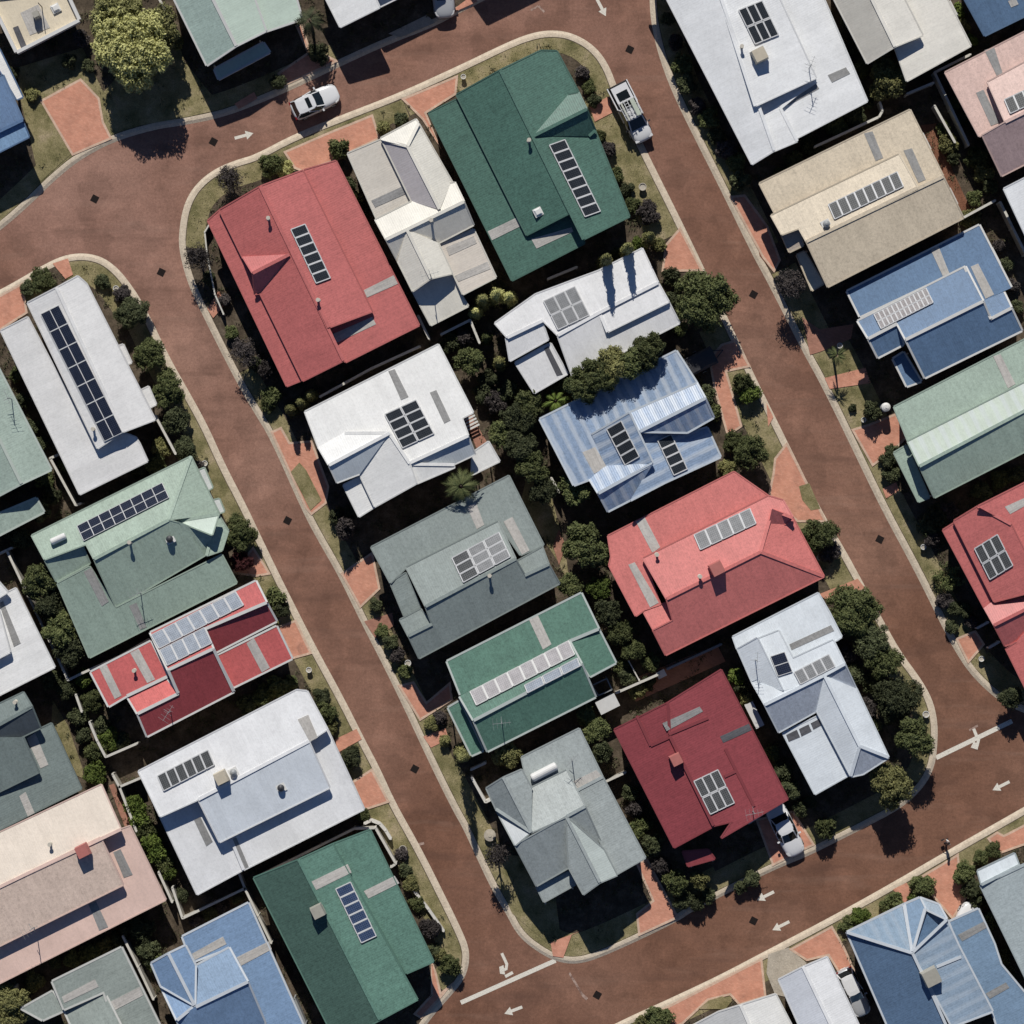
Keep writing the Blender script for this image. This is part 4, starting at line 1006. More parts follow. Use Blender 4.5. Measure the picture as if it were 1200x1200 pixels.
# square drain covers set in the middle of the road
dr = [(111,233,'nearest the left edge'),(250,166,'just left of the arrow behind the white hatchback'),(738,58,'on the bend above the white ute'),(883,345,'beside the beige roofed house'),(189,319,'between the white corner house and the red house'),(337,610,'between the pale green house and the grey house'),(486,901,'beside the large white flat-roofed house'),(1031,632,'between the rose red and the right-edge red house'),(700,1166,'near the worn line below the grey corner house'),(883,1079,'between the two painted arrows below the maroon house')]
g0 = None
for x, y, t in dr:
    if g0 is None:
        g0 = empty('drain_cover'); mb = MB(); mb.box((0, 0, -.05), (.46, .46, .068)); fr = mb.build('lid', M['iron'], g0)
        mb = MB()
        for k in range(5): mb.box((-.16 + k * .08, 0, .018), (.025, .38, .008))
        for sx, sy, a, b in ((-.26, 0, .06, .58), (.26, 0, .06, .58), (0, -.26, .46, .06), (0, .26, .46, .06)): mb.box((sx, sy, -.04), (a, b, .062))
        gg = mb.build('frame', M['iron'], g0); g = g0
    else:
        g = g0.copy(); COL.objects.link(g)
        for ch in (fr, gg):
            c = ch.copy(); COL.objects.link(c); c.parent = g
    g.location = W(x, y, 0); g.rotation_euler.z = math.radians(-26.6 + random.uniform(-3, 3)); tag(g, 'square drain cover in the road ' + t, 'drain cover', 'drain covers along the road')

# ------------------------------------------------------------------ fences
def fence(pts, label, h=1.65, cap='fencecap', body='fence', cat='fence', w=.07, name='fence', cw=.20):
    c = Vector(pts[0]); root = empty(name, (*W(*c, 0)[:2], BASE)); tag(root, label, cat, 'fences between the house lots')
    pn, cp = MB(), MB()
    for a, b in zip(pts, pts[1:]):
        A, B = W(*a, h), W(*b, h); 
        pn.bar((A.x, A.y, BASE + (h - .06) / 2), (B.x, B.y, BASE + (h - .06) / 2), w, h - .06)
        cp.bar((A.x, A.y, BASE + h - .03), (B.x, B.y, BASE + h - .03), cw, .06)
    pn.build('fence_panel', M[body], root); cp.build('capping', M[cap], root)
    L_ = 0
    for a, b in zip(pts, pts[1:]):
        A, B = W(*a, h), W(*b, h); n = max(1, int((B - A).length / 2.4))
        for k in range(n + 1):
            if k == n and (a, b) != (pts[-2], pts[-1]): continue
            p = A.lerp(B, k / n); mb = MB(); mb.box((p.x, p.y, BASE), (.13, .13, h + .04)); mb.build('fence_post', M[cap], root)
fence([(955,172),(1030,137),(1034,130),(1031,120)], 'cream fence with a hooked end between the big white roof and the beige roof')
fence([(1063,110),(1094,97)], 'short cream fence beside the tree below the cream roof')
fence([(1137,64),(1095,85),(1135,170)], 'L-shaped cream fence around the corner of the pale pink house')
fence([(1095,124),(1119,167)], 'thin pale fence between the red mulch bed and the pink house', 1.5)
fence([(1129,255),(1166,235)], 'short pale fence at the back corner between beige and blue roofs')
fence([(1172,237),(1202,298)], 'pale fence beside the small white roof on the right edge')
fence([(68,533),(59,537),(89,592),(95,590)], 'white fence between the pale green gable and the long white roof')
fence([(182,487),(206,532)], 'white fence south-east of the long white roofed corner house')
fence([(492,406),(435,432),(375,465)], 'pale fence between the red roof and the white roof with black panels')
fence([(490,370),(503,397)], 'short pale fence between the red roof and the cream house')
fence([(517,392),(551,375),(562,402)], 'bent cream fence behind the cream house and the conifers')
fence([(642,327),(676,313)], 'pale fence between the dark green roof and the shadow-striped white roof')
fence([(-5,651),(14,642)], 'short white fence at the left edge above the white roof')
fence([(8,645),(80,797),(90,792),(96,789),(140,769),(175,749)], 'long white fence around the hedge trees and the back of the red roofed house')
fence([(89,814),(96,834)], 'short white fence piece between shrubs, north of the gap beside the red house', 1.4)
fence([(105,846),(114,868),(124,887),(161,871)], 'white L-shaped fence behind the red roofed house')
fence([(132,907),(140,922),(166,911)], 'white T-shaped fence at the corner of the large white house')
fence([(140,922),(160,974)], 'white fence along the lush green hedge beside the pink roof')
fence([(186,1022),(202,1057)], 'short white fence at the end of the lush green hedge')
fence([(202,1040),(214,1076),(287,1041),(276,1012)], 'white fence around the yard corner below the large white house')
fence([(287,1041),(318,1105)], 'white fence between the bottom blue roof and the dark green roof')
fence([(298,1029),(415,971),(440,970),(464,1012),(458,1016)], 'white fence around the north side of the dark green corner house', 1.7)
fence([(427,965),(435,961),(445,965),(452,973),(458,983)], 'low curved white garden wall beside the dark green corner house', .7, 'fencewall', 'fencewall', 'garden wall', .2, 'garden_wall', .26)
fence([(484,1042),(502,1065),(520,1091)], 'low white garden wall edging the lawn of the dark green corner house', .5, 'fencewall', 'fencewall', 'garden wall', .2, 'garden_wall', .22)
fence([(17,1157),(25,1182)], 'short pale fence at the bottom left beside the round tree')
fence([(144,1097),(162,1133),(180,1171)], 'pale fence between the grey roof and the blue roof at the bottom')
fence([(553,911),(569,940),(577,936)], 'white courtyard wall on the west side of the grey corner house', 1.5, 'fencewall', 'fencewall', 'garden wall', .16, 'garden_wall', .22)
fence([(552,902),(569,894)], 'short white wall under the bushy tree by the green roofed house', 1.5, 'fencewall', 'fencewall', 'garden wall', .16, 'garden_wall', .2)
fence([(722,812),(772,790)], 'cream fence north of the maroon roof between the two white sheds')
fence([(782,784),(845,755)], 'shaded grey fence between the rose red and the maroon roofs', 1.5, 'grey', 'grey')
fence([(737,775),(749,797)], 'thin pale fence through the shrubs behind the green roofed house', 1.4, cw=.1)
fence([(705,918),(733,905)], 'short white fence between the grey corner house and the maroon house', 1.5)
fence([(1145,736),(1158,729)], 'short white gate rail beside the right-edge red house', 1.1, cat='gate', name='gate')
fence([(1159,759),(1171,752)], 'low white gate rail at the driveway of the right-edge red house', 1.1, cat='gate', name='gate')
fence([(185,-4),(196,16),(206,33)], 'white fence beside the big yellow-green tree')
fence([(262,368),(252,345),(243,300),(240,272),(246,262)], 'thin pale garden fence curving round the red house', .9, cw=.12)
fence([(345,1170),(358,1200)], 'dark boundary fence below the blue and green roofs', 1.5, 'grey', 'grey')
fence([(646,560),(655,577)], 'short white trellis in the hedge west of the zinc roof', 1.6)

# ------------------------------------------------------------------ sheds, tanks, pots and small things
def shed(x, y, a, b, h, label, name='shed', cat='shed'):
    p = W(x, y, h); root = empty(name, (p.x, p.y, BASE)); tag(root, label, cat)
    r = math.radians(26.6); mb = MB(); mb.box((p.x, p.y, BASE), (a - .12, b - .12, h - .1), r); mb.build('wall', M['white'], root)
    mb = MB(); co, si = math.cos(r), math.sin(r); q = [(-a / 2, -b / 2, -.05), (a / 2, -b / 2, -.05), (a / 2, b / 2, .06), (-a / 2, b / 2, .06)]
    R = lambda u, v, z: (p.x + u * co - v * si, p.y + u * si + v * co, BASE + h - .06 + z)
    mb.prism([R(*t) for t in q], [R(t[0], t[1], t[2] + .07) for t in q]); mb.build('roof', M['white'], root)
    mb = MB(); c = R(0, -b / 2 + .04, 0); mb.box((c[0], c[1], BASE + .05), (a * .5, .06, h - .45), r); mb.build('door', M['offwhite'], root)
shed(712, 825, 1.75, 1.15, 2.1, 'white garden shed between the green roof and the maroon roof')
shed(775, 790, .75, .6, 1.2, 'small white storage box on the fence line north of the maroon roof', 'storage_box', 'box')
shed(884, 838, .75, 2.2, 2.0, 'narrow white lean-to shed between the maroon roof and the silvery white house')
def tank(x, y, r, h, label, mat='white', name='rain_tank', cat='tank'):
    p = W(x, y, h); root = empty(name, (p.x, p.y, BASE)); tag(root, label, cat)
    mb = MB(); mb.cyl((p.x, p.y, BASE), r, h * .92, 24)
    for k in range(5): mb.cyl((p.x, p.y, BASE + h * (.12 + k * .17)), r * 1.03, .05, 24)
    mb.build('body', M[mat], root, True)
    mb = MB(); mb.cyl((p.x, p.y, BASE + h * .92), r * 1.02, h * .06, 24, r * .55); mb.cyl((p.x, p.y, BASE + h * .98), r * .3, .05, 16); mb.build('lid', M[mat], root)
tank(1038.5, 477, .36, 1.7, 'white round water tank at the corner of the long pale green house')
tank(574, 979, .48, .55, 'round pale concrete planter on the lawn west of the grey corner house', 'concrete', 'planter', 'planter')
def pot(x, y, r, label, mat='terracotta', grp='garden pots and ornaments', plant=True, h=.5):
    p = W(x, y, h); root = empty('pot', (p.x, p.y, BASE)); tag(root, label, 'pot', grp)
    mb = MB(); n = 16
    prof = [(r * .62, 0), (r * .9, h * .5), (r, h * .9), (r * 1.1, h * .9), (r * 1.1, h), (r * .9, h), (r * .85, h * .86)]
    for (r0, z0), (r1, z1) in zip(prof, prof[1:]):
        for k in range(n):
            a, b = 2 * math.pi * k / n, 2 * math.pi * (k + 1) / n
            mb.face([(p.x + r0 * math.cos(a), p.y + r0 * math.sin(a), BASE + z0), (p.x + r0 * math.cos(b), p.y + r0 * math.sin(b), BASE + z0), (p.x + r1 * math.cos(b), p.y + r1 * math.sin(b), BASE + z1), (p.x + r1 * math.cos(a), p.y + r1 * math.sin(a), BASE + z1)])
    mb.build('pot_body', M[mat], root, True)
    mb = MB(); mb.cyl((p.x, p.y, BASE + h * .8), r * .86, .03, n); mb.build('potting_soil', M['stone'], root)
for x, y, r, t, m in [(1012,492,.2,'white pot at the lawn corner beside the clipped round bush','white'),(984,405,.22,'white pot on the lawn above the palm','white'),(472,995,.3,'pale round pot in the bed west of the garden path of the dark green house','stone'),
    (362,785,.22,'white pot on the verge south of the red house driveway','white'),(478,777,.25,'white pot in the bed under the grey roof eave','white'),(753,219,.3,'pale rock-like pot on the verge east of the dark green roof','stone'),
    (847,177,.25,'white pot in the garden strip west of the big white roof','white'),(136,338,.22,'white pot on the lawn of the long white corner house','white'),(1085,837,.26,'white pot at the kerb corner under the big trees','white'),
    (1082,641,.22,'pale pot on the verge opposite the rose red house','white'),(1150,772,.22,'white pot on the lawn below the right-edge red house driveway','white'),(543,90,.2,'white pot beside the salmon driveway of the dark green house','white'),
    (240,543,.22,'pale pot on the verge beside the pale green house','white'),(961,653,.26,'white pot between the shrubs at the hip of the rose red roof','white')]: pot(x, y, r, t, m)
# white slatted outdoor table behind the white roof with black panels
tb = empty('outdoor_table', (*W(551, 496, .7)[:2], BASE)); tag(tb, 'white slatted outdoor table behind the white roof with black panels', 'table')
mb = MB()
p = W(551, 496, .7); r = math.radians(26.6)
for k in range(4):
    o_ = Vector((math.cos(r) * 0, 0, 0)) + Vector((-math.sin(r), math.cos(r), 0)) * (-.42 + k * .28)
    mb.box((p.x + o_.x, p.y + o_.y, BASE + .70), (1.3, .16, .04), r)
mb.build('tabletop', M['white'], tb)
for sx, sy in ((-1, -1), (1, -1), (1, 1), (-1, 1)):
    mb = MB(); q = Matrix.Rotation(r, 3, 'Z') @ Vector((sx * .52, sy * .42, 0)); mb.box((p.x + q.x, p.y + q.y, BASE), (.06, .06, .70), r); mb.build('leg', M['white'], tb)
# glazed pergola frame behind the green house
pg = empty('pergola', (*W(707, 800, 2.3)[:2], BASE)); tag(pg, 'dark open pergola frame behind the green roofed house', 'pergola')
mb = MB(); C4 = [W(x, y, 2.3) for x, y in ((694,803),(711,795),(717,808),(701,815))]
for a in range(4): mb.bar(C4[a] + Vector((0, 0, BASE)), C4[(a + 1) % 4] + Vector((0, 0, BASE)), .1, .14)
mb.build('beam', M['grey'], pg)
for c in C4:
    mb = MB(); mb.box((c.x, c.y, BASE), (.09, .09, 2.24)); mb.build('post', M['grey'], pg)
# ------------------------------------------------------------------ vegetation
def leaf_cloud(name, centres, radii, nl, size, mat, squash=1.0):
    """many small leaf faces gathered in clumps"""
    k = len(centres); n = k * nl
    c = np.repeat(np.array(centres), nl, 0); r = np.repeat(np.array(radii), nl)
    d = rng.normal(size=(n, 3)); d /= np.linalg.norm(d, axis=1)[:, None]
    rad = r * rng.uniform(.35, 1.05, n) ** .6
    off = d * rad[:, None]; off[:, 2] *= squash
    p = c + off
    nrm = d + rng.normal(scale=.55, size=(n, 3)) + np.array([0, 0, .45]); nrm /= np.linalg.norm(nrm, axis=1)[:, None]
    t = np.cross(nrm, rng.normal(size=(n, 3))); t /= np.linalg.norm(t, axis=1)[:, None] + 1e-9
    b = np.cross(nrm, t)
    s = size * rng.uniform(.6, 1.35, n)
    V = np.empty((n, 4, 3))
    V[:, 0] = p - t * s[:, None] * .9; V[:, 1] = p + b * s[:, None] * .42 - nrm * s[:, None] * .12
    V[:, 2] = p + t * s[:, None] * .9; V[:, 3] = p - b * s[:, None] * .42 - nrm * s[:, None] * .12
    me = bpy.data.meshes.new(name)
    me.vertices.add(n * 4); me.vertices.foreach_set('co', V.reshape(-1))
    me.loops.add(n * 4); me.loops.foreach_set('vertex_index', np.arange(n * 4, dtype=np.int32))
    me.polygons.add(n); me.polygons.foreach_set('loop_start', np.arange(0, n * 4, 4, dtype=np.int32))
    try: me.polygons.foreach_set('loop_total', np.full(n, 4, dtype=np.int32))
    except Exception: pass
    me.update(calc_edges=True); me.validate(); me.materials.append(mat)
    return me
def crown_mesh(R, hz, mat, kind):
    """crown around the origin, radius R in plan and hz upward"""
    cs, rs = [], []
    if kind == 'cypress':
        k = int(60 + 30 * hz)
        for i in range(k):
            t = rng.uniform(0, 1); a = rng.uniform(0, 6.28); rr = R * (1 - t) ** .75 * rng.uniform(.55, .85)
            cs.append((rr * math.cos(a), rr * math.sin(a), -hz + 2 * hz * t)); rs.append(.22 + .1 * (1 - t))
        return leaf_cloud('foliage', cs, rs, 46, .085, mat)
    if kind == 'hedge':
        k = int(70 * R)
        for i in range(k):
            cs.append((rng.uniform(-R, R) * .9, rng.uniform(-R, R) * .8, rng.uniform(-hz, hz * .8))); rs.append(.25)
        return leaf_cloud('foliage', cs, rs, 40, .08, mat)
    if kind == 'bare':
        k = int(75 * R * R + 25)
        for i in range(k):
            d = rng.normal(size=3); d /= np.linalg.norm(d); d[2] = abs(d[2]) * .8
            f = rng.uniform(.35, 1); cs.append((d[0] * R * f, d[1] * R * f, d[2] * hz * f)); rs.append(.3)
        return leaf_cloud('foliage', cs, rs, 24, .085, mat)
    # uneven lobes
    nl = int(5 + 3.2 * R)
    lob = []
    for i in range(nl):
        a = i * 2.4 + rng.uniform(-.4, .4); f = math.sqrt((i + .5) / nl) * rng.uniform(.5, .72)
        lob.append((R * f * math.cos(a), R * f * math.sin(a), hz * rng.uniform(-.25, .55) * (1 - f * .5), R * rng.uniform(.26, .46)))
    k = int(70 + 105 * R * R) if R < 2.6 else int(60 + 90 * R * R)
    for i in range(k):
        L_ = lob[rng.integers(nl)]
        d = rng.normal(size=3); d /= np.linalg.norm(d)
        f = rng.uniform(.45, 1.0) if i % 3 == 0 else rng.uniform(.8, 1.0)
        cs.append((L_[0] + d[0] * L_[3] * f, L_[1] + d[1] * L_[3] * f, L_[2] + d[2] * L_[3] * f * hz / R)); rs.append(.16 + .07 * min(R, 3))
    return leaf_cloud('foliage', cs, rs, 34 if R < 2.6 else 40, .085 + .012 * R, mat)
def trunk_mesh(h, r, limbs, R):
    mb = MB(); n = 8
    def limb(p, q, r0, r1):
        p, q = Vector(p), Vector(q); d = (q - p).normalized(); u = d.cross(Vector((.3, .9, .1))).normalized(); w = u.cross(d)
        A = [p + (u * math.cos(6.283 * i / n) + w * math.sin(6.283 * i / n)) * r0 for i in range(n)]
        B = [q + (u * math.cos(6.283 * i / n) + w * math.sin(6.283 * i / n)) * r1 for i in range(n)]
        mb.prism(A, B)
    limb((0, 0, 0), (.06 * h * .3, .02, h * .55), r, r * .7); limb((.06 * h * .3, .02, h * .54), (0, .05, h), r * .7, r * .35)
    for i in range(limbs):
        a = i * 6.283 / limbs + random.uniform(-.3, .3); z = h * random.uniform(.45, .6); f = R * random.uniform(.5, .75)
        limb((.015, .02, z), (f * math.cos(a), f * math.sin(a), z + R * random.uniform(.35, .7)), r * .5, r * .16)
    return mb
PROTO = {}
CLS = [.45, .8, 1.25, 1.8, 2.6, 3.4]
def plant(kind, mat, x, y, rpx, h, label, group=None, stretch=1.0, rz=None):
    r = rpx / PX * (1.1 if kind in ('tree', 'bush') else 1.0)
    C_ = min(CLS, key=lambda c: abs(math.log(c / r)))
    if kind in ('cypress', 'hedge'): C_ = min([.5, .9, 1.3], key=lambda c: abs(math.log(c / r)))
    var = random.randrange(2)
    key = (kind, C_, mat, var)
    hz0 = {'tree': .72, 'bush': .68, 'bare': .8, 'cypress': 2.2, 'hedge': .75}[kind] * C_
    if key not in PROTO:
        tr = trunk_mesh(1.0, {'bare': .06, 'cypress': .05, 'hedge': .05, 'bush': .06}.get(kind, .075), 4 if kind in ('tree', 'bare') else 3, .4)
        o = tr.build('trunk' if kind in ('tree', 'bare', 'cypress') else 'stem', M['bark']); me_t = o.data; COL.objects.unlink(o); bpy.data.objects.remove(o)
        PROTO[key] = (crown_mesh(C_, hz0, M[mat], kind), me_t)
    cm, tm_ = PROTO[key]
    if kind == 'tree': hz = min(r * .8, h * .42)
    elif kind == 'bare': hz = min(r * .8, h * .5)
    else: hz = h * .5
    zc = h - hz * (1.0 if kind != 'bare' else .9)
    p = W(x, y, zc)
    nm = {'tree': 'tree', 'bush': 'shrub', 'bare': 'bare_tree', 'cypress': 'conifer', 'hedge': 'hedge_shrub'}[kind]
    root = empty(nm, (p.x, p.y, BASE)); tag(root, label, {'tree': 'tree', 'bush': 'shrub', 'bare': 'tree', 'cypress': 'conifer', 'hedge': 'hedge'}[kind], group)
    c = bpy.data.objects.new('crown' if nm in ('tree', 'bare_tree', 'conifer') else 'foliage', cm); COL.objects.link(c); c.parent = root
    c.location = (0, 0, zc - BASE); c.scale = (r / C_ * stretch, r / C_, hz / hz0); c.rotation_euler.z = random.uniform(0, 6.28) if kind != 'hedge' else (rz if rz is not None else math.radians(26.6))
    t = bpy.data.objects.new('trunk' if nm in ('tree', 'bare_tree', 'conifer') else 'stem', tm_); COL.objects.link(t); t.parent = root
    th = max(.2, zc - BASE + (hz * .3 if kind != 'hedge' else 0)); t.scale = (min(2.2, .7 + r * .45) * (1.6 if kind in ('tree', 'bare') else 1), min(2.2, .7 + r * .45) * (1.6 if kind in ('tree', 'bare') else 1), th)
    return root
ORD = ['first', 'second', 'third', 'fourth', 'fifth', 'sixth', 'seventh', 'eighth', 'ninth', 'tenth', 'eleventh', 'twelfth']
def row(kind, mat, pts, text, group):
    mats = mat if isinstance(mat, (list, tuple)) else [mat]
    for i, q in enumerate(pts): plant(kind, mats[i % len(mats)], *q, text.format(ORD[i]), group)
def palm(x, y, rpx, h, label, mat='l_mid', n=15, droop=.9, group=None, name='palm_tree', cat='palm'):
    r = rpx / PX; p = W(x, y, h); root = empty(name, (p.x, p.y, BASE)); tag(root, label, cat, group)
    V, Fc = [], []
    for i in range(n):
        a = i * 2.399 + random.uniform(-.25, .25); L_ = r * random.uniform(.8, 1.1); up = random.uniform(.1, .7)
        d = Vector((math.cos(a), math.sin(a), 0)); s = Vector((-d.y, d.x, 0)); prev = None; m = 9
        for k in range(m + 1):
            t = k / m; c = d * L_ * t * (1 - .12 * t) + Vector((0, 0, L_ * (up * t - droop * t * t)))
            if prev is not None and k > 1:
                for sg in (-1, 1):
                    w = .19 * L_ * math.sin(math.pi * min(1, .12 + t * .85)) * random.uniform(.8, 1.1)
                    n0 = len(V); e = c + s * sg * w + d * L_ * .13 - Vector((0, 0, w * .45))
                    V += [prev, c, e]; Fc.append((n0, n0 + 1, n0 + 2))
            prev = c
    o = mesh_obj('crown', V, Fc, M[mat]); o.parent = root; o.location = (0, 0, h - BASE)
    tr = trunk_mesh(1.0, .1, 0, .2).build('trunk', M['bark']); tr.parent = root; tr.scale = (1.3, 1.3, h - BASE)
G = 'garden shrubs of the street'
GT = 'trees between the houses'
# top left
plant('tree', 'l_yellow', 153, 58, 47, 6.3, 'biggest yellow-green round tree in the top left, casting a wide shadow over the kerb', GT)
plant('tree', 'l_yellow', 136, 12, 33, 5.2, 'yellow-green tree touching the top edge behind the biggest round tree', GT)
plant('tree', 'l_olive', 186, 35, 25, 4.6, 'duller olive tree leaning on the right flank of the biggest yellow-green tree', GT)
palm(362, 24, 22, 4.2, 'tall dark drooping palm between the pale green roof and the white roof at the top', 'l_dark', 20, 1.3)
plant('bush', 'l_dark', 372, 62, 13, 1.6, 'dark shrub by the kerb under the drooping palm', G); plant('bush', 'l_dark', 326, 96, 9, 1.3, 'small dark shrub on the driveway corner by the white hatchback', G)
row('bush', ['l_dark','l_olive'], [(12,18,10,1.2),(22,48,9,1.0),(15,85,8,1.0),(38,110,9,.9)], '{} small shrub down the strip between the roof terrace and the blue roof', G)
row('bush', ['l_dark','l_grey'], [(82,72,9,1.2),(96,45,10,1.4),(104,78,8,1.0)], '{} low shrub along the foot of the roof terrace, west of the yellow-green tree', G)
plant('bush', 'l_olive', 206, 50, 9, 1.0, 'olive shrub by the white fence right of the yellow-green tree', G)
# block 1, north corner
plant('bush', 'l_mid', 318, 194, 14, 1.9, 'leafy green shrub at the edge of the salmon driveway north of the red roof', G); plant('bush', 'l_yellow', 334, 199, 10, 1.0, 'small yellow shrub beside the leafy green one north of the red roof', G)
plant('bush', 'l_mid', 397, 175, 12, 2.0, 'dense green shrub standing alone on the salmon driveway west of the cream roof', G)
plant('bare', 'l_grey', 270, 210, 16, 2.4, 'grey-red thin-leaved tree on the verge north-west of the red roof', GT)
row('bare', 'l_grey', [(233,302,17,3.0),(287,413,17,3.0)], '{} grey-purple street tree from the north on the verge west of the red roof', GT)
row('bush', ['l_dark','l_grey','l_mid'], [(245,326,8,1.1),(262,352,7,.9),(272,390,8,1.0),(300,428,9,1.2),(313,432,11,2.4),(319,464,11,1.5)], '{} dark shrub from the north under the west eave of the red roof', G)
row('cypress', 'l_olive', [(364,464,7,2.9),(353,472,7.5,3.0),(341,480,7.5,2.9)], '{} clipped conifer from the east in the row of three by the white roof', 'clipped conifers in rows')
plant('bush', 'l_mid', 314, 474, 9, 1.2, 'low green shrub near the kerb west of the three clipped conifers', G)
row('cypress', 'l_yellow', [(566,352,12,4.6),(582,346,12,5.0),(597,349,11,4.6),(558,366,8,2.8)], '{} yellow-tipped conifer in the cluster behind the cream house', 'yellow-tipped conifers')
row('cypress', 'l_olive', [(710,306,8.5,7.2),(735,293,8.5,6.9),(761,279,10,6.0)], '{} slim pale-tipped conifer from the west along the fence of the dark green roof', 'yellow-tipped conifers')
row('bush', ['l_mid','l_lush','l_olive'], [(722,300,8,1.5),(747,285,7,1.3),(773,287,8,1.1)], '{} low leafy shrub between the slim conifers by the dark green roof', G)
plant('cypress', 'l_olive', 586, 425, 8, 3.4, 'single pale-tipped conifer west of the low white annexe', 'yellow-tipped conifers'); plant('cypress', 'l_mid', 570, 396, 7, 2.6, 'small green conifer by the bent cream fence', 'yellow-tipped conifers')
plant('tree', 'l_mid', 552, 424, 17, 3.0, 'round green tree behind the corner of the white roof with black panels', GT)
row('bush', ['l_dark','l_grey','l_dark'], [(528,402,12,1.8),(543,398,11,1.6),(572,445,12,1.7),(565,462,12,1.5),(580,470,14,1.9),(596,458,12,1.9)], '{} dark shrub in the shaded yard west of the low white annexe', G)
row('bush', ['l_grey','l_mid','l_dark','l_mid'], [(683,85,8,1.0),(690,102,8,1.0),(697,118,8,1.0),(702,160,8,1.1),(711,176,10,1.2),(722,205,9,1.2),(735,222,9,1.0),(741,240,9,1.0),(760,248,14,1.5)], '{} shrub from the north along the east wall of the dark green roof', G)
row('bush', ['l_olive','l_dark'], [(450,150,7,.9),(470,140,7,.9)], '{} tiny shrub in front of the cream gable beside the salmon driveway', G)
row('bush', ['l_dark','l_olive','l_dark'], [(408,215,7,1.2),(417,232,7,1.2),(424,250,7,1.0)], '{} small shrub in the gap between the red and the cream roofs', G)
# the green heart of block 1
row('tree', ['l_dark','l_mid'], [(607,490,21,3.6),(588,507,16,3.2),(612,524,21,4.0),(624,548,20,4.0),(637,575,17,3.6),(620,470,17,3.6)], '{} dark tree from the north in the thick row west of the zinc roof', 'thick row of trees in the middle')
plant('tree', 'l_mid', 675, 576, 19, 3.8, 'round dark tree at the south-west corner of the zinc roof', GT)
palm(651, 470, 19, 2.6, 'bright green banana-like plant south of the white annexe', 'l_lush', 11, .7, name='banana_plant', cat='plant')
row('tree', ['l_mid','l_mid','l_olive'], [(681,452,20,5.3),(699,441,21,5.6),(718,428,22,5.7),(738,426,19,5.5),(760,411,20,5.6)], '{} tree from the west in the line shading the pale blue zinc roof', 'line of trees on the zinc roof edge')
plant('bush', 'l_olive', 663, 458, 14, 2.2, 'olive shrub at the west end of the tree line by the zinc roof', G)
plant('tree', 'l_mid', 826, 352, 36, 5.0, 'biggest dark green round tree by the kerb east of the shadow-striped white roof', GT)
row('bush', ['l_dark','l_dark','l_mid'], [(787,324,11,1.8),(790,352,10,1.6),(797,385,9,1.2)], '{} dark shrub from the north tucked against the east end of the shadow-striped white roof', G)
plant('bush', 'l_mid', 871, 450, 13, 1.9, 'leafy green shrub on the verge beside the driveway path east of the zinc roof', G); plant('bush', 'l_lush', 878, 462, 12, 1.5, 'lighter green shrub on the verge beside the driveway path, south of the leafier one', G)
plant('tree', 'l_mid', 878, 530, 22, 3.3, 'dark round tree on the verge just north of the rose red roof', GT); plant('bush', 'l_mid', 860, 518, 13, 1.7, 'green shrub west of the dark round tree on the verge', G); plant('bush', 'l_olive', 852, 548, 10, 1.2, 'small olive shrub at the north-east eave of the rose red roof', G)
row('bush', ['l_dark','l_mid'], [(828,463,11,1.6),(836,482,10,1.5)], '{} dark shrub along the gable end of the zinc roof', G)
palm(540, 570, 24, 4.6, 'dark feathery palm hanging over the north edge of the grey roof', 'l_mid', 22, .8)
row('bush', ['l_dark','l_grey'], [(395,605,10,1.4),(405,620,12,3.0),(412,600,9,1.3)], '{} dark shrub at the front of the white porch roof by the west road', G)
row('bush', ['l_mid','l_dark','l_grey'], [(448,740,8,1.0),(457,752,9,1.3),(466,768,9,1.2),(475,786,7,1.0),(440,708,8,1.0)], '{} shrub from the north along the front of the grey roof with nine panels', G)
plant('tree', 'l_mid', 686, 640, 27, 4.3, 'bright-topped round tree west of the rose red roof', GT)
row('tree', ['l_mid','l_lush','l_dark','l_mid'], [(667,684,15,3.0),(702,688,14,2.8),(712,718,17,3.2),(724,741,16,3.0),(742,762,14,2.6)], '{} tree from the north in the hedge row behind the green roof', 'hedge row behind the green roof')
row('bush', ['l_mid','l_dark','l_olive'], [(763,777,10,1.8),(735,792,11,1.6),(747,808,11,1.5),(727,780,9,1.5),(760,800,9,1.2)], '{} shrub around the fence corner north of the maroon roof', G)
row('tree', ['l_mid','l_dark'], [(699,856,16,3.0),(703,882,15,2.8),(688,838,13,2.6)], '{} small tree in the gap between the grey corner house and the maroon roof', GT)
plant('tree', 'l_olive', 594, 885, 17, 3.4, 'bushy olive tree at the south wall of the green roofed house', GT)
plant('cypress', 'l_olive', 542, 885, 12, 6.6, 'tall cone conifer by the west road with a long pointed shadow', 'yellow-tipped conifers')
row('bush', ['l_olive','l_grey'], [(506,848,9,.9),(516,842,8,.9),(522,868,6,.9)], '{} low shrub beside the front path of the green roofed house', G)
plant('bare', 'l_grey', 582, 1003, 13, 3.6, 'grey bare-looking tree on the verge south of the round planter', GT)
row('bush', ['l_dark','l_grey','l_mid'], [(738,928,10,1.6),(744,948,11,1.8),(750,968,12,1.8),(764,992,14,2.0),(776,1016,11,1.6)], '{} shrub from the north between the grey corner house and the maroon roof', G)
plant('bush', 'l_mid', 791, 1034, 15, 2.4, 'bigger green shrub by the kerb south-west of the maroon roof', G); plant('bush', 'l_olive', 820, 1032, 11, 2.6, 'round olive shrub south of the maroon porch', G)
row('bush', 'l_dark', [(800,1055,11,1.6),(816,1058,10,1.6),(830,1050,9,1.4),(880,1030,10,1.4),(868,1040,8,1.2)], '{} dark shrub along the shaded kerb in front of the maroon roofed house', G)
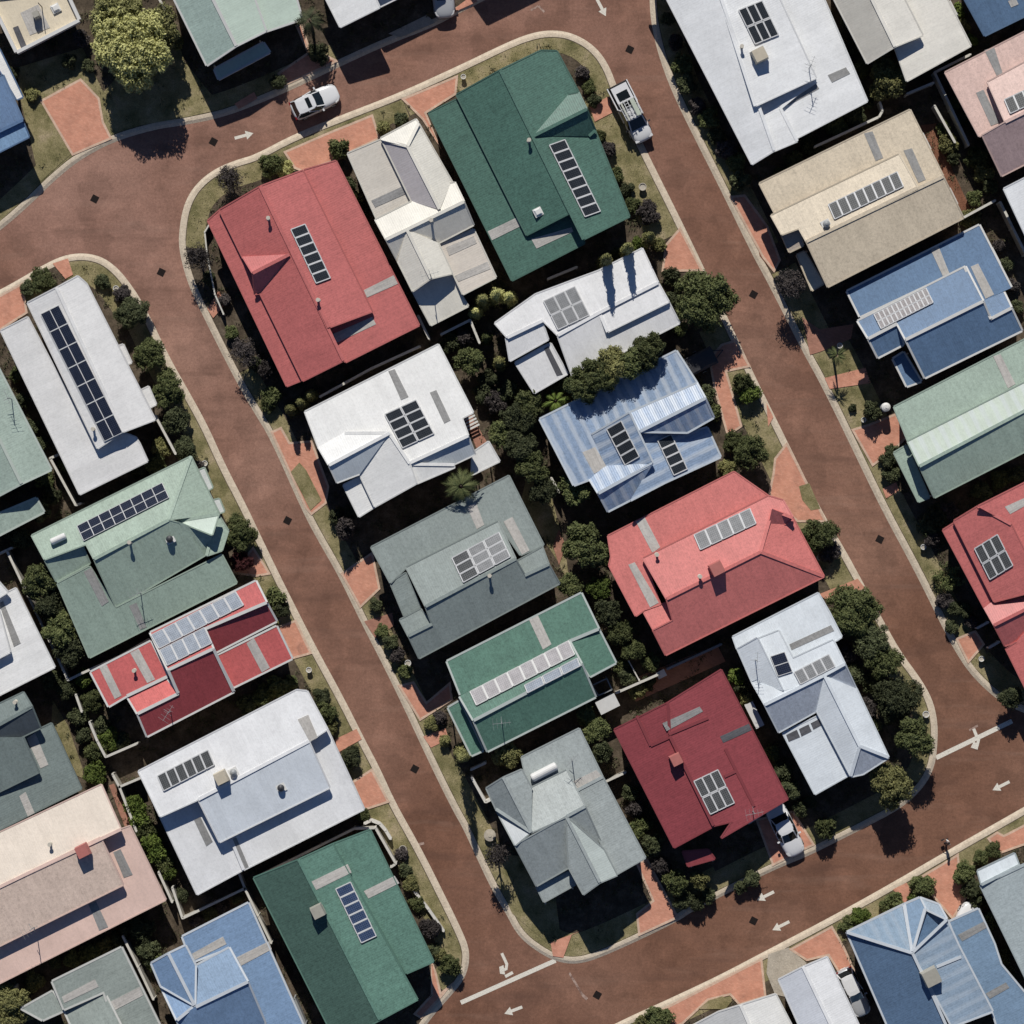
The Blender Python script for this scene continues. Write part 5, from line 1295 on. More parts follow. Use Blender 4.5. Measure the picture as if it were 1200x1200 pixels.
row('bush', ['l_lush','l_yellow','l_dark'], [(862,793,10,1.4),(875,820,8,1.3),(868,806,8,1.3)], '{} shrub in the narrow bed east of the maroon roof', G)
row('bush', ['l_dark','l_dark','l_mid'], [(915,905,12,1.8),(925,925,12,2.0),(905,882,9,1.4),(938,948,9,1.4),(948,940,7,1.0)], '{} dark shrub between the maroon roof and the white carport', G)
plant('bush', 'l_mid', 966, 970, 12, 2.2, 'clipped round shrub by the kerb right of the white sedan', G)
plant('tree', 'l_mid', 960, 626, 21, 2.8, 'green tree by the kerb off the hip of the rose red roof', GT); plant('bush', 'l_grey', 972, 648, 12, 1.4, 'grey-leaved shrub south of the green tree by the rose red hip', G)
row('tree', ['l_mid','l_dark','l_mid','l_dark','l_mid'], [(1000,716,32,3.8),(1022,752,23,3.2),(1035,776,21,3.2),(1050,822,28,4.2),(1072,864,23,4.4)], '{} dark tree from the north between the silvery white house and its road', 'row of trees along the east road')
row('bush', ['l_grey','l_dark','l_dark'], [(995,765,12,1.6),(1000,790,12,1.6),(1020,800,12,1.6),(1015,830,12,1.4),(1022,850,10,1.4)], '{} undergrowth shrub from the north behind the tree row of the silvery white house', G)
plant('tree', 'l_olive', 1044, 919, 26, 4.6, 'sunlit olive green tree at the road corner south of the silvery white house', GT)
# block 2
plant('bush', 'l_mid', 50, 328, 15, 1.1, 'low green shrub bed north of the long white corner house', G); plant('bush', 'l_dark', 32, 338, 9, 1.0, 'small dark shrub at the driveway edge of the long white corner house', G)
row('tree', ['l_dark','l_mid','l_mid','l_dark','l_dark'], [(155,366,20,2.4),(175,415,21,2.8),(197,456,21,2.8),(205,494,18,2.2),(217,526,16,2.0)], '{} round tree from the north in the verge row east of the long white roof', 'verge row east of the long white roof')
row('bush', ['l_dark','l_grey','l_olive','l_mid'], [(120,330,9,1.0),(143,345,10,1.0),(190,524,12,1.4),(182,545,12,1.3),(162,552,9,1.0),(234,548,8,.9)], '{} shrub in the bed round the long white roofed corner house', G)
plant('tree', 'l_mid', 282, 624, 20, 2.4, 'leafy green tree by the kerb at the east tip of the pale green house', GT); plant('bush', 'l_red', 283, 658, 13, 1.6, 'dark red-leaved shrub south of the leafy tree by the pale green house', G)
row('tree', ['l_mid','l_dark'], [(45,682,23,4.2),(58,708,20,3.8),(73,736,23,4.0),(82,762,19,3.4)], '{} tall hedge tree from the north beside the left white roof', 'tall hedge trees on the left')
row('bush', ['l_dark','l_dark','l_mid'], [(25,630,13,1.8),(12,618,12,1.7),(52,560,11,1.4),(60,580,11,1.4),(48,600,12,1.5),(75,545,8,1.1),(25,470,9,1.2),(38,500,9,1.2),(18,440,8,1.2),(48,520,8,1.2)], '{} dark shrub of the shaded strip beside the pale green gable on the left', G)
row('bush', ['l_dark','l_dark','l_lush','l_mid'], [(60,795,13,2.0),(78,808,13,2.0),(98,795,11,1.6),(107,822,13,1.8),(92,840,11,1.6),(97,862,10,1.4),(128,866,13,1.7),(112,882,13,1.8),(143,868,10,1.4),(120,850,10,1.6),(112,906,14,1.8)], '{} shrub of the leafy back yard between the red house and the grey-green gable', G)
row('bush', ['l_mid','l_dark','l_olive'], [(322,700,12,1.5),(330,714,9,1.2),(318,728,7,1.0)], '{} shrub at the east end of the red house with pale blue panels', G)
row('bush', ['l_mid','l_mid','l_dark'], [(325,806,14,1.8),(308,815,13,1.8),(290,826,12,1.6),(342,800,8,1.2)], '{} shrub along the north edge of the large white flat roof', G)
row('bush', ['l_dark','l_mid','l_olive'], [(376,815,10,1.2),(382,836,13,1.6),(388,852,9,1.1),(411,886,13,1.5),(402,895,9,1.1)], '{} shrub from the north along the east wall of the large white house', G)
row('bush', ['l_lush','l_lush','l_mid'], [(158,944,12,2.0),(163,958,12,2.0),(170,972,12,2.0),(177,986,12,2.0),(184,999,12,1.9),(192,1011,11,1.8),(198,1022,9,1.6)], '{} bright green shrub from the north in the lush hedge beside the pink roof', 'lush hedge shrubs')
row('bush', ['l_dark','l_grey'], [(212,1050,9,1.2),(229,1078,9,1.0),(246,1070,9,1.0),(262,1063,9,1.0),(278,1050,8,1.0)], '{} dark pot-sized shrub from the west under the white fence above the bottom blue roof', G)
row('bush', ['l_dark','l_dark','l_mid'], [(165,1088,16,2.0),(172,1112,15,2.0),(182,1130,12,1.6),(150,1085,12,1.6),(140,1100,10,1.6)], '{} dark shrub in the gap between the pink roof and the bottom blue roof', G)
row('bush', ['l_mid','l_olive','l_dark'], [(106,1117,13,1.5),(122,1108,11,1.4),(65,1127,8,1.0),(85,1124,10,1.2),(40,1150,12,1.3)], '{} shrub in the strip between the pink roof and the bottom grey roof', G)
plant('tree', 'l_olive', 14, 1184, 28, 4.2, 'round olive tree in the bottom left corner', GT)
row('bush', ['l_mid','l_grey','l_dark','l_olive'], [(426,955,8,1.0),(470,1000,7,.8),(474,1020,7,.8),(482,1036,10,1.1),(489,1060,9,1.0),(503,1088,12,1.6),(508,1112,8,.9),(516,1120,7,.8),(528,1132,13,1.8)], '{} shrub from the north in the bed beside the dark green corner house', G)
# block 3
plant('tree', 'l_olive', 1040, 92, 24, 3.6, 'olive green tree tucked under the cream gable at the top right', GT)
row('bush', ['l_dark','l_dark','l_mid'], [(993,25,9,1.2),(1002,55,10,1.3),(1010,80,10,1.3),(1016,118,10,1.3),(1000,134,14,1.6),(980,148,12,1.5),(950,170,12,1.5),(930,190,12,1.4),(915,205,9,1.2)], '{} dark shrub from the north round the back of the big white roof', G)
row('bush', ['l_dark','l_grey','l_mid'], [(782,22,8,1.0),(792,50,9,1.2),(800,76,12,1.5),(805,98,12,1.5),(818,125,10,1.2),(830,138,12,1.4),(840,160,10,1.2),(850,175,12,1.3),(862,190,11,1.3),(868,212,12,1.6)], '{} dark shrub from the north in the strip west of the big white roof', G)
row('bush', ['l_mid','l_olive','l_dark'], [(1105,150,8,1.2),(1111,168,12,1.6),(1117,185,8,1.2),(1145,186,14,1.8),(1152,203,12,1.6),(1160,218,9,1.4),(1141,232,9,1.3),(1137,256,12,1.3),(1128,140,8,1.2),(1120,120,8,1.2)], '{} shrub from the north in the strip between the beige roof and the pink roof', G)
row('bush', ['l_lush','l_olive'], [(1123,12,7,1.0),(1130,30,8,1.1),(1137,48,8,1.1)], '{} small shrub between the cream roof and the top right blue roof', G)
row('bush', ['l_grey','l_dark'], [(1170,288,8,1.0),(1180,310,8,1.0),(1186,335,8,1.0),(1192,360,8,1.0)], '{} dry shrub from the north, east of the blue roof with tubular heater', G)
plant('bare', 'l_grey', 925, 334, 18, 3.7, 'bare wintry tree by the kerb west of the beige roofed house', GT)
palm(981, 417, 14, 2.7, 'small green palm on the lawn in front of the blue roofed house', 'l_mid', 16, .6)
plant('bush', 'l_dark', 1022, 482, 11, 2.0, 'clipped dark round bush beside the salmon driveway of the long pale green house', G)
plant('bush', 'l_dark', 999, 478, 4, .6, 'tiny dark shrub on the lawn west of the clipped round bush', G)
row('bush', 'l_dark', [(1040,540,10,1.4),(1045,556,10,1.3),(1046,528,8,1.2)], '{} dark shrub at the porch of the long pale green house', G)
row('bush', ['l_dark','l_grey'], [(1098,608,15,2.0),(1112,600,13,1.9),(1086,618,11,1.5),(1092,632,9,1.3)], '{} dark shrub at the north corner of the right-edge red house', G)
plant('hedge', 'l_mid', 1110, 677, 17, 1.9, 'box-clipped green hedge beside the west eave of the right-edge red house', G)
row('bush', ['l_grey','l_dark','l_dark'], [(1107,704,10,1.2),(1118,712,9,1.2),(1131,716,9,1.3),(1137,728,8,1.1),(1115,735,8,1.0)], '{} shrub south of the box-clipped hedge by the right-edge red house', G)
plant('tree', 'l_dark', 1184, 818, 15, 2.8, 'dark tree on the kerb corner at the right edge above the stop line', GT)
row('bush', ['l_dark','l_mid'], [(1150,575,11,1.4),(1172,562,11,1.4),(1190,556,10,1.4)], '{} shrub in the shadow between the long pale green house and the right-edge red house', G)
# block 4
row('bush', ['l_mid','l_lush','l_mid'], [(1081,1040,15,2.0),(1073,1052,9,1.2),(1048,1056,11,1.4),(1038,1062,8,1.0),(1008,1074,11,1.3),(994,1084,10,1.1)], '{} shrub from the east along the front of the bottom right blue hipped roof', G)
row('bush', ['l_mid','l_dark','l_mid'], [(1131,1024,14,1.8),(1138,1042,13,1.8),(1150,1005,9,1.2),(1164,996,9,1.1),(1147,1058,10,1.5),(1158,1080,10,1.5),(1176,1120,9,1.4),(1182,1140,9,1.4)], '{} shrub from the north along the west wall of the pale grey roof', G)
plant('bush', 'l_mid', 772, 1196, 17, 1.8, 'wide green shrub at the bottom edge beside the salmon driveway', G); plant('bush', 'l_olive', 752, 1202, 12, 1.3, 'olive shrub at the bottom edge left of the wide green one', G)

# ------------------------------------------------------------------ what nobody could count: grass and low ground cover
def quads(name, P, size, up, mat, kind='stuff', lean=.5):
    n = len(P); P = np.array(P)
    a = rng.uniform(0, 6.283, n); t = np.stack([np.cos(a), np.sin(a), np.zeros(n)], 1)
    s = size * rng.uniform(.5, 1.4, n)[:, None]; h = up * rng.uniform(.5, 1.3, n)[:, None]
    l = rng.normal(scale=lean, size=(n, 2)); tip = np.concatenate([l * h, h], 1)
    V = np.stack([P - t * s, P + t * s, P + tip + t * s * .35], 1)
    me = bpy.data.meshes.new(name); me.vertices.add(n * 3); me.vertices.foreach_set('co', V.reshape(-1))
    me.loops.add(n * 3); me.loops.foreach_set('vertex_index', np.arange(n * 3, dtype=np.int32))
    me.polygons.add(n); me.polygons.foreach_set('loop_start', np.arange(0, n * 3, 3, dtype=np.int32))
    try: me.polygons.foreach_set('loop_total', np.full(n, 3, dtype=np.int32))
    except Exception: pass
    me.update(calc_edges=True); me.validate(); me.materials.append(mat)
    o = bpy.data.objects.new(name, me); COL.objects.link(o); o['kind'] = kind
    return o
def bbox(p): return min(q[0] for q in p), min(q[1] for q in p), max(q[0] for q in p), max(q[1] for q in p)
BB = [(bbox(p), p) for p in HOUSE_POLYS]; DB = [(bbox(p), p) for p in DRIVES]
def hit(x, y, lst):
    for (a, b, c, d), p in lst:
        if a <= x <= c and b <= y <= d and inside(x, y, p): return True
    return False
KI = [line_off(K1s, 7 if area(K1s) > 0 else -7, True), line_off(K2s, 7) + B2[len(K2s):], line_off(K3s, -7) + B3[len(K3s):], [B4[0]] + line_off(K4s, -7) + B4[1 + len(K4s):], line_off(K5s, -7) + B5[len(K5s):]]
BLK = [(bbox(p), p) for p in KI]
gp = []
for l in LAWNS:
    a, b, c, d = bbox(l)
    for _ in range(int(abs(area(l)) * .42)):
        x, y = random.uniform(a, c), random.uniform(b, d)
        if -15 < x < 1215 and -15 < y < 1215 and inside(x, y, l) and not hit(x, y, DB) and hit(x, y, BLK):
            q = W(x, y, 0); gp.append((q.x, q.y, BASE + .006))
quads('grass', gp, .035, .07, M['grass'], lean=1.1)
KI = [line_off(K1s, 10 if area(K1s) > 0 else -10, True), line_off(K2s, 10) + B2[len(K2s):], line_off(K3s, -10) + B3[len(K3s):], [B4[0]] + line_off(K4s, -10) + B4[1 + len(K4s):], line_off(K5s, -10) + B5[len(K5s):]]
BLB = [(bbox(p), p) for p in KI]; LB = [(bbox(p), p) for p in LAWNS]
cp = []
for _ in range(30000):
    x, y = random.uniform(-10, 1210), random.uniform(-10, 1210)
    if not hit(x, y, BLB) or hit(x, y, DB): continue
    if hit(x, y, LB) and random.random() > .10: continue
    if hit(x, y, BB): continue
    q = W(x, y, 0)
    if math.sin(x * .11) + math.sin(y * .13 + x * .05) < -.5: continue
    for k in range(random.randrange(5, 14)):
        cp.append((q.x + random.gauss(0, .13), q.y + random.gauss(0, .13), BASE + random.uniform(0, .15)))
quads('ground_cover', cp, .05, .12, M['l_cover'], lean=1.0)
# ------------------------------------------------------------------ vehicles
def loft(mb, secs, mi=0, caps=True):
    n = len(secs[0])
    for a, b in zip(secs, secs[1:]):
        for k in range(n): mb.face([a[k], a[(k + 1) % n], b[(k + 1) % n], b[k]], mi)
    if caps: mb.face(secs[0][::-1], mi); mb.face(secs[-1], mi)
def weld(o, lv=0, bev=0):
    bm = bmesh.new(); bm.from_mesh(o.data); bmesh.ops.remove_doubles(bm, verts=bm.verts[:], dist=.0008)
    bmesh.ops.recalc_face_normals(bm, faces=bm.faces[:]); bm.to_mesh(o.data); bm.free()
    o.data.polygons.foreach_set('use_smooth', [True] * len(o.data.polygons))
    if lv:
        m = o.modifiers.new('sub', 'SUBSURF'); m.levels = lv; m.render_levels = lv
def sec(x, w, z0, z1, tum=.9, crown=.03):
    h = z1 - z0
    return [Vector((x, y, z)) for y, z in ((-w * .93, z0), (-w, z0 + .18), (-w, z0 + h * .62), (-w * tum, z1 - .02), (-w * .45, z1 + crown * .8), (0, z1 + crown), (w * .45, z1 + crown * .8), (w * tum, z1 - .02), (w, z0 + h * .62), (w, z0 + .18), (w * .93, z0), (0, z0))]
def wheel(root, x, y, r=.33, w=.21):
    o = empty('wheel'); bpy.data.objects.remove(o)
    mb = MB(); n = 24
    prof = [(r * .62, -w / 2), (r * .93, -w / 2), (r, -w * .3), (r, w * .3), (r * .93, w / 2), (r * .62, w / 2)]
    ring = lambda rr, yy: [Vector((x + rr * math.cos(6.2832 * k / n), y + yy, r + rr * math.sin(6.2832 * k / n))) for k in range(n)]
    loft(mb, [ring(*p) for p in prof], 0, False); t = mb.build('wheel', M['tyre'], root, True); t.matrix_parent_inverse = Matrix.Identity(4)
    mb = MB(); loft(mb, [ring(r * .62, -w * .42), ring(r * .62, w * .42)]); 
    for k in range(5):
        a = 6.2832 * k / 5; s = 1 if y > 0 else -1
        mb.bar((x, y + s * w * .45, r), (x + r * .58 * math.cos(a), y + s * w * .45, r + r * .58 * math.sin(a)), .06, .03)
    q = mb.build('rim', M['alu'], t); q.matrix_parent_inverse = Matrix.Identity(4)
def bld(mb, name, mat, root, smooth=False, lv=0):
    o = mb.build(name, mat, root, smooth); o.matrix_parent_inverse = Matrix.Identity(4)
    if lv: weld(o, lv)
    return o
def car(px, py, heading, L, Wd, label, paint, z=0.0, roofh=1.52, hatch=True, sunroof=False, lit_roofpaint=None, cat='car', name='parked_car'):
    """heading: direction of the nose in the photo, degrees clockwise from right (y down)"""
    p = W(px, py, 0); root = empty(name, (p.x, p.y, z), -math.radians(heading)); tag(root, label, cat, 'cars parked along the kerbs')
    h, w = L / 2, Wd / 2
    mb = MB()
    if hatch: S_ = [(-h, .62, .34, .80), (-h + .10, .86, .24, .98), (-h + .45, .97, .2, 1.02), (-h + 1.3, 1, .19, 1.0), (0, 1, .19, .99), (.75, 1, .19, .97), (h - 1.05, .985, .19, .93), (h - .5, .93, .2, .86), (h - .15, .76, .24, .76), (h, .50, .36, .62)]
    else: S_ = [(-h, .66, .34, .82), (-h + .12, .88, .24, .93), (-h + .6, .98, .2, .97), (-h + 1.4, 1, .19, .97), (0, 1, .19, .96), (.8, 1, .19, .95), (h - 1.1, .985, .19, .90), (h - .5, .93, .2, .82), (h - .15, .76, .24, .72), (h, .52, .36, .6)]
    loft(mb, [sec(x, w * f, a, b) for x, f, a, b in S_]); bld(mb, 'body', M[paint], root, True, 1)
    # glass house: belt line to roof
    xr0, xr1 = (-h + .18, h - 1.45) if hatch else (-h + 1.02, h - 1.42)
    t0, t1 = (-h + .52, h - 2.12) if hatch else (-h + 1.55, h - 2.10)
    zb = .95
    mb = MB()
    B = [(xr0, -.80), (xr0 + .5, -.925), (0, -.94), (xr1 - .35, -.90), (xr1, -.68), (xr1 + .08, 0), (xr1, .68), (xr1 - .35, .90), (0, .94), (xr0 + .5, .925), (xr0, .80), (xr0 - .05, 0)]
    T = [(t0, -.66), (t0 + .3, -.72), ((t0 + t1) / 2, -.74), (t1 - .25, -.71), (t1, -.60), (t1 + .05, 0), (t1, .60), (t1 - .25, .71), ((t0 + t1) / 2, .74), (t0 + .3, .72), (t0, .66), (t0 - .04, 0)]
    bot = [Vector((x, y * w, zb)) for x, y in B]; top = [Vector((x, y * w, roofh - .03)) for x, y in T]
    mb.prism(bot, top); bld(mb, 'window_glass', M['carglass'], root)
    # roof skin and pillars
    mb = MB(); rt = [Vector((x, y * w, roofh - .03)) for x, y in T]; r2 = [Vector((x * .97 + (t0 + t1) / 2 * .03, y * w * .93, roofh + .02)) for x, y in T]; r3 = [Vector(((x - (t0 + t1) / 2) * .6 + (t0 + t1) / 2, y * w * .55, roofh + .045)) for x, y in T]
    mb.prism(rt, r2, 0, False); mb.prism(r2, r3)
    for i in (0, 4, 6, 10): mb.bar(bot[i] * .995 + Vector((0, 0, .0)), top[i], .085, .085)
    for i in (2, 8): mb.bar(bot[i], top[i], .09, .05)
    bld(mb, 'roof', M[lit_roofpaint or paint], root)
    if sunroof:
        mb = MB(); mb.box((t1 - .52, 0, roofh + .035), (.36, .88, .02)); bld(mb, 'sunroof', M['carglass'], root)
    for sy in (-1, 1):
        mb = MB(); loft(mb, [[Vector((xr1 - .28 + dx, sy * (w * (.95) + dy), 1.0 + dz)) for dx, dz in ((-.07, -.07), (.07, -.06), (.06, .08), (-.07, .08))] for dy in (0, .10, .2)]); bld(mb, 'wing_mirror', M[paint], root)
        mb = MB(); mb.prism([Vector((h - .42, sy * w * .62, .62)), Vector((h - .10, sy * w * .60, .60)), Vector((h - .22, sy * w * .80, .60)), Vector((h - .50, sy * w * .93, .62))], [Vector((h - .50, sy * w * .60, .80)), Vector((h - .16, sy * w * .56, .74)), Vector((h - .28, sy * w * .79, .76)), Vector((h - .58, sy * w * .91, .82))]); bld(mb, 'headlight', M['lamp'], root)
        mb = MB(); mb.box((-h + .10, sy * w * .72, .70), (.14, w * .30, .2)); bld(mb, 'tail_light', M['taillamp'], root)
        for x in (h - .85, -h + .78): wheel(root, x, sy * (w - .12))
    mb = MB(); mb.box((h - .04, 0, .34), (.06, w * .9, .16)); bld(mb, 'grille', M['plastic'], root)
    mb = MB(); mb.box((-h + .01, 0, .42), (.05, .5, .12)); bld(mb, 'number_plate', M['white'], root)
    return root
car(370, 120.5, -24.5, 4.2, 1.86, 'white hatchback with a dark sunroof parked on the road in the upper left', 'carwhite', sunroof=True)
car(919, 971, 64, 4.75, 1.84, 'white sedan nosing out of the carport shade by the maroon roof', 'carwhite', BASE, 1.45, False)
car(999, 1161, 65, 4.3, 1.66, 'small white car, painted silver where shaded, between the white gable and the blue hipped roof', 'carsilver', BASE, 1.5, True, lit_roofpaint='carwhite')  # silver body paint stands for shade over a white car
car(519, -8, 84, 4.5, 1.84, 'grey car parked across the kerb at the top edge', 'carsilver', BASE, 1.48, True)
car(1127, 1085, -66 , 4.3, 1.85, 'white car whose nose pokes out from under the blue carport roof', 'carwhite', BASE, 1.48, True)
def ute(px, py, heading, label):
    p = W(px, py, 0); root = empty('parked_ute', (p.x, p.y, 0), -math.radians(heading)); tag(root, label, 'ute', 'cars parked along the kerbs')
    h, w = 2.62, .94
    mb = MB(); loft(mb, [sec(x, w * f, a, b) for x, f, a, b in ((h - 2.2, 1, .32, 1.1), (h - 1.7, 1, .3, 1.08), (h - 1.1, .98, .3, 1.06), (h - .5, .93, .32, 1.0), (h - .12, .80, .36, .88), (h, .58, .46, .74))]); bld(mb, 'body', M['carwhite'], root, True, 1)
    mb = MB(); loft(mb, [sec(x, w, .32, 1.05, .95) for x in (-.55, .1, h - 2.1)]); bld(mb, 'cab_side', M['carwhite'], root)
    x0, x1 = -.62, h - 1.15; t0, t1 = -.35, h - 1.95
    B = [(x0, -.86), (x1 - .3, -.88), (x1, -.72), (x1 + .05, 0), (x1, .72), (x1 - .3, .88), (x0, .86)]; T = [(t0, -.72), (t1 - .1, -.72), (t1, -.62), (t1 + .04, 0), (t1, .62), (t1 - .1, .72), (t0, .72)]
    bot = [Vector((x, y, 1.05)) for x, y in B]; top = [Vector((x, y, 1.74)) for x, y in T]
    mb = MB(); mb.prism(bot, top); bld(mb, 'window_glass', M['carglass'], root)
    mb = MB(); mb.prism(top, [v + Vector((0, 0, .05)) for v in top])
    for i in (0, 2, 4, 6): mb.bar(bot[i], top[i], .09, .09)
    bld(mb, 'roof', M['carwhite'], root)
    # tray: floor, dark well, side walls, tailgate, headboard, lidded toolbox
    mb = MB(); mb.box((-1.65, 0, .62), (1.95, 1.72, .12)); bld(mb, 'tray_floor', M['plastic'], root)
    mb = MB(); mb.box((-1.65, -.90, .55), (1.98, .09, .52)); mb.box((-1.65, .90, .55), (1.98, .09, .52)); bld(mb, 'tray_side', M['carwhite'], root)
    mb = MB(); mb.box((-2.60, 0, .55), (.08, 1.7, .50)); bld(mb, 'tailgate', M['plastic'], root)
    mb = MB(); mb.box((-1.72, .02, .74), (1.42, 1.36, .50)); mb.box((-1.72, .02, 1.24), (1.48, 1.42, .06)); to = bld(mb, 'toolbox', M['carwhite'], root)
    mb = MB(); mb.box((-1.52, .02, 1.302), (.74, 1.0, .012)); q = bld(mb, 'toolbox_hatch', M['carglass'], to)
    mb = MB()
    for x in (-.95, -.45, .1, .5):
        mb.box((x, 0, 1.90), (.05, 1.5, .05))
        for s in (-1, 1): mb.box((x, s * .72, 1.2 if x < -.6 else 1.74), (.05, .05, .72 if x < -.6 else .17))
    for y in (-.72, .72): mb.box((-.22, y, 1.95), (1.6, .05, .05))
    bld(mb, 'roof_rack', M['alu'], root)
    for sy in (-1, 1):
        mb = MB(); mb.box((h - 1.35, sy * 1.02, 1.05), (.12, .2, .2)); bld(mb, 'wing_mirror', M['plastic'], root)
        mb = MB(); mb.box((h - .22, sy * .62, .74), (.2, .34, .16)); bld(mb, 'headlight', M['lamp'], root)
        mb = MB(); mb.box((-2.62, sy * .78, .62), (.06, .16, .3)); bld(mb, 'tail_light', M['taillamp'], root)
        for x in (h - .95, -h + 1.15): wheel(root, x, sy * (w - .13), .36, .24)
    mb = MB(); mb.box((h - .02, 0, .42), (.07, 1.2, .22)); bld(mb, 'grille', M['plastic'], root)
    return root
u = ute(739, 134, 63, 'white ute with a roof rack and toolbox parked beside the dark green house')
# boards lying on the rack
rt = u.matrix_basis.copy()
u_m = Matrix.Translation(u.location) @ Matrix.Rotation(u.rotation_euler.z, 4, 'Z')
def on_rack(name, boxes, label, mat, cat):
    mb = MB()
    for c, s_ in boxes: mb.box(c, s_)
    mb.v = [u_m @ v for v in mb.v]
    o = mb.build(name, mat); tag(o, label, cat)
on_rack('ladder', [((-.2, -.30, 2.0), (1.75, .06, .07)), ((-.2, .02, 2.0), (1.75, .06, .07))] + [((-.95 + k * .25, -.14, 2.02), (.04, .32, .03)) for k in range(7)], 'pale aluminium ladder on the roof rack of the white ute', M['alu'], 'ladder')
on_rack('board', [((-.15, .42, 2.0), (1.5, .36, .05))], 'pale green-white board on the roof rack of the white ute', plain('pale_board', (.55, .60, .50), .7), 'board')
on_rack('plank', [((-.15, -.52, 2.0), (1.6, .14, .05))], 'narrow pale plank on the roof rack of the white ute', plain('pale_plank', (.60, .60, .52), .7), 'plank')
# covered trailer in the deep shade of the round tree
p = W(820, 424, .8); tr = empty('box_trailer', (p.x, p.y, BASE), math.radians(27)); tag(tr, 'dark covered box trailer in the deep shade below the biggest round tree', 'trailer')
mb = MB(); mb.box((0, 0, .5), (2.6, 1.5, .62)); mb.box((0, 0, .40), (2.5, 1.4, .10)); bld(mb, 'body', M['cargrey'], tr)
mb = MB(); loft(mb, [[Vector((x, y, z)) for y, z in ((-.78, 1.12), (-.6, 1.24 + d), (0, 1.30 + d), (.6, 1.24 + d), (.78, 1.12))] for x, d in ((-1.33, 0), (-.5, .03), (.5, .03), (1.33, 0))]); bld(mb, 'cover', M['darkgrey'], tr)
mb = MB(); mb.bar((1.3, .4, .45), (2.2, 0, .45), .07); mb.bar((1.3, -.4, .45), (2.2, 0, .45), .07); mb.cyl((2.15, 0, .0), .04, .5, 10); bld(mb, 'drawbar', M['darkgrey'], tr)
for s in (-1, 1): wheel(tr, 0, s * .84, .3, .18)

# ------------------------------------------------------------------ the person crossing the road
def skin_body():
    # stands at the origin facing +x; z up; mid-stride, the right hand holding a bag
    J = {'pelvis': (0, 0, .95, .135), 'waist': (.01, 0, 1.10, .125), 'chest': (.03, 0, 1.30, .145), 'neck': (.04, 0, 1.47, .058), 'jaw': (.065, 0, 1.545, .075), 'head': (.06, 0, 1.63, .095), 'crown': (.05, 0, 1.70, .07),
         'nose': (.165, 0, 1.60, .018),
         'shl': (.02, .17, 1.41, .062), 'ell': (-.06, .25, 1.14, .045), 'wrl': (.06, .26, .92, .031), 'pal': (.085, .26, .85, .035),
         'shr': (.02, -.17, 1.41, .062), 'elr': (.04, -.25, 1.14, .045), 'wrr': (.20, -.25, .96, .031), 'par': (.25, -.25, .90, .035),
         'hil': (.0, .095, .90, .095), 'knl': (.16, .10, .52, .062), 'anl': (.10, .10, .11, .042), 'tol': (.26, .11, .05, .038),
         'hir': (.0, -.095, .90, .095), 'knr': (.0, -.10, .50, .062), 'anr': (-.22, -.10, .14, .042), 'tor': (-.10, -.11, .05, .038)}
    E = [('pelvis','waist'),('waist','chest'),('chest','neck'),('neck','jaw'),('jaw','head'),('head','crown'),('head','nose'),('chest','shl'),('shl','ell'),('ell','wrl'),('wrl','pal'),('chest','shr'),('shr','elr'),('elr','wrr'),('wrr','par'),
         ('pelvis','hil'),('hil','knl'),('knl','anl'),('anl','tol'),('pelvis','hir'),('hir','knr'),('knr','anr'),('anr','tor')]
    for s, pn, base in ((1, 'pal', (.085, .26, .85)), (-1, 'par', (.25, -.25, .90))):
        for k, (dx, ln) in enumerate(((-.027, .062), (-.009, .075), (.009, .08), (.027, .072))):
            a, b = f'f{k}a{pn}', f'f{k}b{pn}'
            J[a] = (base[0] + dx, base[1] + .004 * s, base[2] - .045, .0095); J[b] = (base[0] + dx + .014, base[1] - .016 * s, base[2] - .045 - ln * .7, .008)
            E += [(pn, a), (a, b)]
        J['th' + pn] = (base[0] + .045, base[1] - .02 * s, base[2] - .01, .010); J['tt' + pn] = (base[0] + .06, base[1] - .03 * s, base[2] - .05, .009); E += [(pn, 'th' + pn), ('th' + pn, 'tt' + pn)]
    names = list(J); idx = {n: i for i, n in enumerate(names)}
    me = bpy.data.meshes.new('person'); me.from_pydata([J[n][:3] for n in names], [(idx[a], idx[b]) for a, b in E], [])
    o = bpy.data.objects.new('person_skeleton', me); COL.objects.link(o)
    sk = o.modifiers.new('skin', 'SKIN')
    if not me.skin_vertices: raise RuntimeError('no skin layer')
    d = me.skin_vertices[0].data
    for n in names:
        r = J[n][3]; d[idx[n]].radius = (r, r * (1.25 if n in ('chest', 'waist', 'pelvis') else 1)); d[idx[n]].use_root = n == 'pelvis'
    sb = o.modifiers.new('sub', 'SUBSURF'); sb.levels = 2; sb.render_levels = 2
    dg = bpy.context.evaluated_depsgraph_get(); ev = o.evaluated_get(dg); m2 = bpy.data.meshes.new_from_object(ev)
    bpy.data.objects.remove(o)
    return m2
pp = W(1108.5, 985, 0)
pm = skin_body()
for m in (M['skin'], M['shirt'], M['trousers'], M['plastic']): pm.materials.append(m)
for f in pm.polygons:
    c = f.center; ar = abs(c.y) > .20
    f.material_index = 0 if c.z > 1.455 else (1 if c.z > .98 and not (ar and c.z < 1.16) else (0 if ar else (2 if c.z > .085 else 3)))
    f.use_smooth = True
per = bpy.data.objects.new('person', pm); COL.objects.link(per); per.location = (pp.x, pp.y, 0.008); per.rotation_euler.z = math.radians(205)
tag(per, 'person in a white shirt and dark trousers walking along the road near the kerb', 'person')
mb = MB(); n = 14
